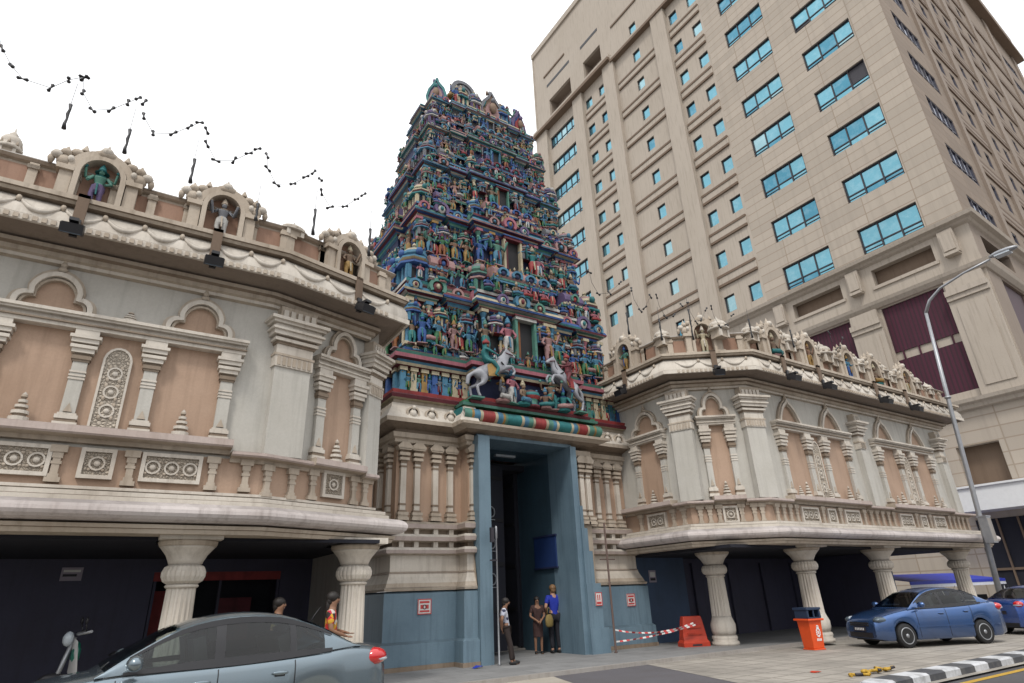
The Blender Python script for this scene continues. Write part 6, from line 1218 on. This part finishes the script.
# orange water barrier
br = thing('plastic_barrier', 'red orange plastic road barrier behind the warning tape', 'barrier', (16.25, 14.85, 0), R_(-22))
mb = MB('red_orange_plastic'); L = .56
pr_ = [(.30, 0), (.30, .12), (.24, .2), (.2, .3), (.15, .78), (.13, .92)]; xx = [(.56, 0), (.56, .12), (.5, .2), (.5, .3), (.42, .8), (.38, .92)]
for i in range(5):
    a, b_ = pr_[i], pr_[i+1]; xa, xb = xx[i][0], xx[i+1][0]; za, zb = a[1], b_[1]
    mb.add([(-xa, -a[0], za), (xa, -a[0], za), (xa, a[0], za), (-xa, a[0], za), (-xb, -b_[0], zb), (xb, -b_[0], zb), (xb, b_[0], zb), (-xb, b_[0], zb)], [(0, 1, 5, 4), (1, 2, 6, 5), (2, 3, 7, 6), (3, 0, 4, 7)])
mb.add([(-.38, -.13, .92), (.38, -.13, .92), (.38, .13, .92), (-.38, .13, .92)], [(0, 1, 2, 3)]); bevel(part('barrier_body', mb, br), .02)
mb = MB('red_orange_plastic'); mb.box(-.3, .3, -.235, -.17, .36, .42); part('rib', mb, br); part('rib', MB('red_orange_plastic').box(-.3, .3, -.22, -.15, .56, .62), br); part('fork_slot', MB('frame_dark').box(-.2, .2, -.31, -.295, .03, .08), br); br.scale = (.8, .8, .95)
# litter bin
bn = thing('litter_bin', 'bright orange litter bin with a dark blue hood and white emblem', 'litter bin', (17.85, 11.75, -.077), R_(-12))
mb = MB('orange_plastic'); a, b_ = .26, .31
mb.add([(-a, -a, .04), (a, -a, .04), (a, a, .04), (-a, a, .04), (-b_, -b_, .8), (b_, -b_, .8), (b_, b_, .8), (-b_, b_, .8)], [(3, 2, 1, 0), (0, 1, 5, 4), (1, 2, 6, 5), (2, 3, 7, 6), (3, 0, 4, 7)]); mb.box(-.39, .39, -.39, .39, .8, .86); mb.box(-.29, .29, -.29, .29, 0, .04); bevel(part('bin_body', mb, bn), .02)
mb = MB('bin_hood'); mb.box(-.33, .33, -.33, .33, .861, .9); mb.box(-.33, -.25, -.33, .33, .9, 1.1); mb.box(.25, .33, -.33, .33, .9, 1.1); mb.box(-.25, .25, .25, .33, .9, 1.1); mb.box(-.36, .36, -.36, .36, 1.1, 1.17); mb.box(-.03, .03, -.33, -.28, .9, 1.1); bevel(part('hood', mb, bn), .012)
mb = MB('white_paint')
def onface(cu): return cu
for z, w_ in ((.62, .12), (.66, .09)): mb.obox((0.06, -.26-.05*(z-.04)/.76-.008, z), (w_, .008, .03), Matrix.Identity(3))
m3 = Matrix.Rotation(-math.atan(.05/.76), 3, 'X')
for ang in range(0, 360, 30): mb.obox((.06+.085*math.cos(R_(ang)), -.26-.05*(.5+.1*math.sin(R_(ang)))/.76-.003, .48+.11*math.sin(R_(ang))), (.045, .012, .045), m3)
for i in range(4): mb.obox((-.03+i*.06, -.26-.05*.26/.76-.004, .28), (.035, .012, .07), m3)
mb.obox((.06, -.26-.05*.44/.76-.005, .48), (.05, .012, .09), m3); part('emblem', mb, bn); bn.scale = (.76, .76, .96)
# poles either side of the door
t = thing('metal_pole', 'thin rusty pole with tape at the right door jamb', 'pole', (13.35, 15.3, 0)); mb = MB('rust_steel'); mb.lathe([(.05, 0), (.05, .02), (.032, .04), (.03, 3.75), (.0, 3.76)], 8); mb.box(-.3, .3, -.02, .02, 2.62, 2.65); part('shaft', mb, t)
t = thing('metal_pole', 'thin pale pole standing at the left door jamb', 'pole', (9.26, 15.3, 0)); mb = MB('metal_grey'); mb.lathe([(.05, 0), (.03, .03), (.021, 3.2), (.035, 3.22), (.035, 3.5), (.02, 3.55)], 8); part('shaft', mb, t); mb = MB('frame_dark'); mb.box(-.22, .0, -.02, .02, 2.6, 2.64); mb.box(-.2, -.1, -.05, .03, 3.1, 3.5); part('bracket', mb, t)
# warning tape
for k_, (p0, p1, dip, lab) in enumerate((((13.38, 15.27, .62), (16.1, 14.5, .72), .18, 'upper red and white tape strung from the rusty pole'), ((13.38, 15.27, .3), (16.15, 14.46, .66), .06, 'lower red and white tape strung to the red barrier'))):
    mb = MB('sign_white'); p0, p1 = Vector(p0), Vector(p1); n = 26
    for i in range(n):
        a, b_ = p0.lerp(p1, i/n), p0.lerp(p1, (i+1)/n); za = -4*dip*(i/n)*(1-i/n); zb = -4*dip*((i+1)/n)*(1-(i+1)/n)
        h_ = .022; tw = .02*math.sin(i*.9)
        mb.add([(a.x, a.y-tw, a.z+za-h_), (b_.x, b_.y-tw, b_.z+zb-h_), (b_.x, b_.y+tw, b_.z+zb+h_), (a.x, a.y+tw, a.z+za+h_)], [(0, 1, 2, 3)], 'sign_red' if i % 2 else 'sign_white')
    thing('warning_tape', lab, 'tape', (0, 0, 0), mesh=mb.mesh('warning_tape', False))
# yellow chain lying on the apron, red litter, blue scrap
t = thing('chain_bundle', 'bundle of yellow and black chain lying on the apron', 'chain', (13.75, 7.85, -.07)); r = random.Random(5)
mb = MB('yellow_paint'); pts = [(-.75+i*.07+.05*r.uniform(-1, 1), .1*math.sin(i*.9)+.05*r.uniform(-1, 1), .02+.05*abs(math.sin(i*.7))*(1 if 5 < i < 22 else .2)) for i in range(24)]
for i in range(23): mb.tube([pts[i], pts[i+1]], .028, 6, 'yellow_paint' if i % 4 < 3 else 'frame_dark')
mb.ell((-.25, .02, .06), (.1, .08, .04), 'yellow_paint', 10, 5); mb.ell((.45, -.05, .05), (.08, .07, .035), 'yellow_paint', 10, 5); mb.ell((.12, .05, .04), (.1, .05, .03), 'rust_steel', 10, 5); part('links', mb, t)
mb = MB('red_orange_plastic'); mb.add([(-.14, -.06, .004), (.1, -.09, .01), (.16, .03, .005), (.02, .1, .02), (-.1, .07, .006)], [(0, 1, 2, 3, 4)]); thing('litter_scrap', 'flattened red litter on the tiled apron left of the chain', 'litter', (13.3, 8.85, -.073), mesh=mb.mesh('litter_scrap'))
mb = MB('shirt_blue'); mb.add([(-.16, -.08, .004), (.1, -.1, .05), (.16, .05, .01), (.0, .1, .06), (-.14, .06, .008)], [(0, 1, 2, 3, 4)]); thing('litter_scrap', 'blue and white plastic scrap at the foot of the left plinth', 'litter', (8.55, 15.2, 0.002), mesh=mb.mesh('litter_scrap'))

# ================================================================== strings of festival lights
def bulb(mb, p, d, s=.12):
    d = Vector(d).normalized(); p = Vector(p)
    mb.tube([p-d*s, p-d*s*.75, p, p+d*s*.75, p+d*s], [.01, .036, .012, .036, .01], 6, 'black_plastic')
rb = random.Random(1)
def string(label, pts, grp, skip=(), rod=False):
    b0 = Vector(pts[0]); t = thing('light_string', label, 'string lights', b0, 0, grp)
    mb = MB('frame_dark'); mb.tube([Vector(p)-b0 for p in pts], .0055, 4); part('wire', mb, t)
    if rod: q = MB('black_plastic'); q.tube([Vector(p)-b0 for p in pts[1:]], [.035, .022, .03, .02, .028, .04], 6); part('light_rod', q, t)
    for i, p in enumerate(pts):
        if i in skip or rod: continue
        d = Vector(pts[min(i+1, len(pts)-1)])-Vector(pts[max(i-1, 0)]); q = MB('black_plastic'); rb.seed(int(p[0]*977+p[2]*131)); bulb(q, (0, 0, 0), d.normalized()+Vector((rb.uniform(-.9, .9), rb.uniform(-.5, .5), rb.uniform(-.9, .9))), .092); part('bulb', q, t, Vector(p)-b0)
def swag(x, z, w_, y): return [(x, y, z), (x+.05, y, z-.32), (x+.26, y, z-.64), (x+.58*w_, y, z-.5), (x+.82*w_, y, z-.22), (x+.97*w_, y, z-.04)]
string('light string on the far left, hung from the overhead wire', [(-3.4, 11, 11.3), (-3.2, 11, 10.8), (-3.0, 11, 10.5), (-2.8, 11, 10.3), (-2.4, 11, 10.3), (-2.2, 11, 10.6), (-2.0, 11, 10.78)], 'festival lights over the left wing', (0,))
names = ['swag of small lights above the green four armed statue', 'swag of small lights between the two front parapet shrines', 'swag of small lights above the pale grey statue', 'swag of small lights above the square parapet block', 'swag of small lights nearest the tower on the left']
for i, (x, z) in enumerate(((-2.0, 10.75), (-1.02, 10.66), (.1, 10.48), (1.27, 10.35), (2.4, 10.18))): string(names[i], swag(x, z, 1.0 if i else .9, 11.0), 'festival lights over the left wing', (6,))
for i, (x, z0, z1) in enumerate(((-2.06, 10.08, 9.53), (-1.12, 9.94, 9.39), (.0, 9.72, 9.16), (1.24, 9.12, 8.72), (2.36, 9.38, 8.75), (3.58, 9.29, 8.6))):
    k_ = 5; string(['vertical light strand leftmost of the row', 'vertical light strand second from the left', 'vertical light strand third from the left', 'vertical light strand fourth from the left, beside the niche', 'vertical light strand on the square parapet block', 'vertical light strand beside the tower'][i], [(x, 11.0, z0+.5)]+[(x+.012*(j % 2), 11, z0+(z1-z0)*j/k_) for j in range(k_+1)], 'hanging strands over the left wing', (), True)
names = ['swag of lights beside the tower above the right wing', 'swag of lights above the first shrine of the right wing', 'swag of lights above the corner shrine of the right wing', 'swag of lights right of the corner shrine', 'swag of lights over the middle of the right wing', 'swag of lights near the street lamp']
for i, (x, z, w_) in enumerate(((10.1, 10.1, 1.5), (11.7, 9.95, 1.0), (12.75, 9.98, 1.4), (14.15, 10.1, 1.1), (15.3, 10.2, 1.35), (22.3, 10.75, 1.2))): string(names[i], swag(x, z, w_*.8, 11.2), 'festival lights over the right wing', (1, 4, 6))
for i, (x, z0, z1) in enumerate(((11.37, 9.1, 8.42), (12.7, 9.2, 8.5), (14.12, 9.85, 8.8), (17.2, 10.2, 9.5), (19.6, 10.3, 9.6))):
    string('vertical light strand over the right wing, ' + ['nearest the tower', 'second from the tower', 'over the corner shrine', 'fourth from the tower', 'farthest from the tower'][i], [(x, 11.2, z0+.4)]+[(x+.012*(j % 2), 11.2, z0+(z1-z0)*j/5) for j in range(6)], 'hanging strands over the right wing', (), True)
t = thing('overhead_wire', 'thin dark overhead wire crossing the sky at the upper left', 'wire', (-3.4, 11, 11.3)); mb = MB('frame_dark')
P0, P1 = Vector((-30, 11, 11.9)), Vector((5, 11.0, 10.9)); L_ = []
for i in range(41): p = P0.lerp(P1, i/40); L_.append(p-Vector((-3.4, 11, 11.3))-Vector((0, 0, .25*4*(i/40)*(1-i/40)-.1)))
mb.tube(L_, .002, 4); part('cable', mb, t)
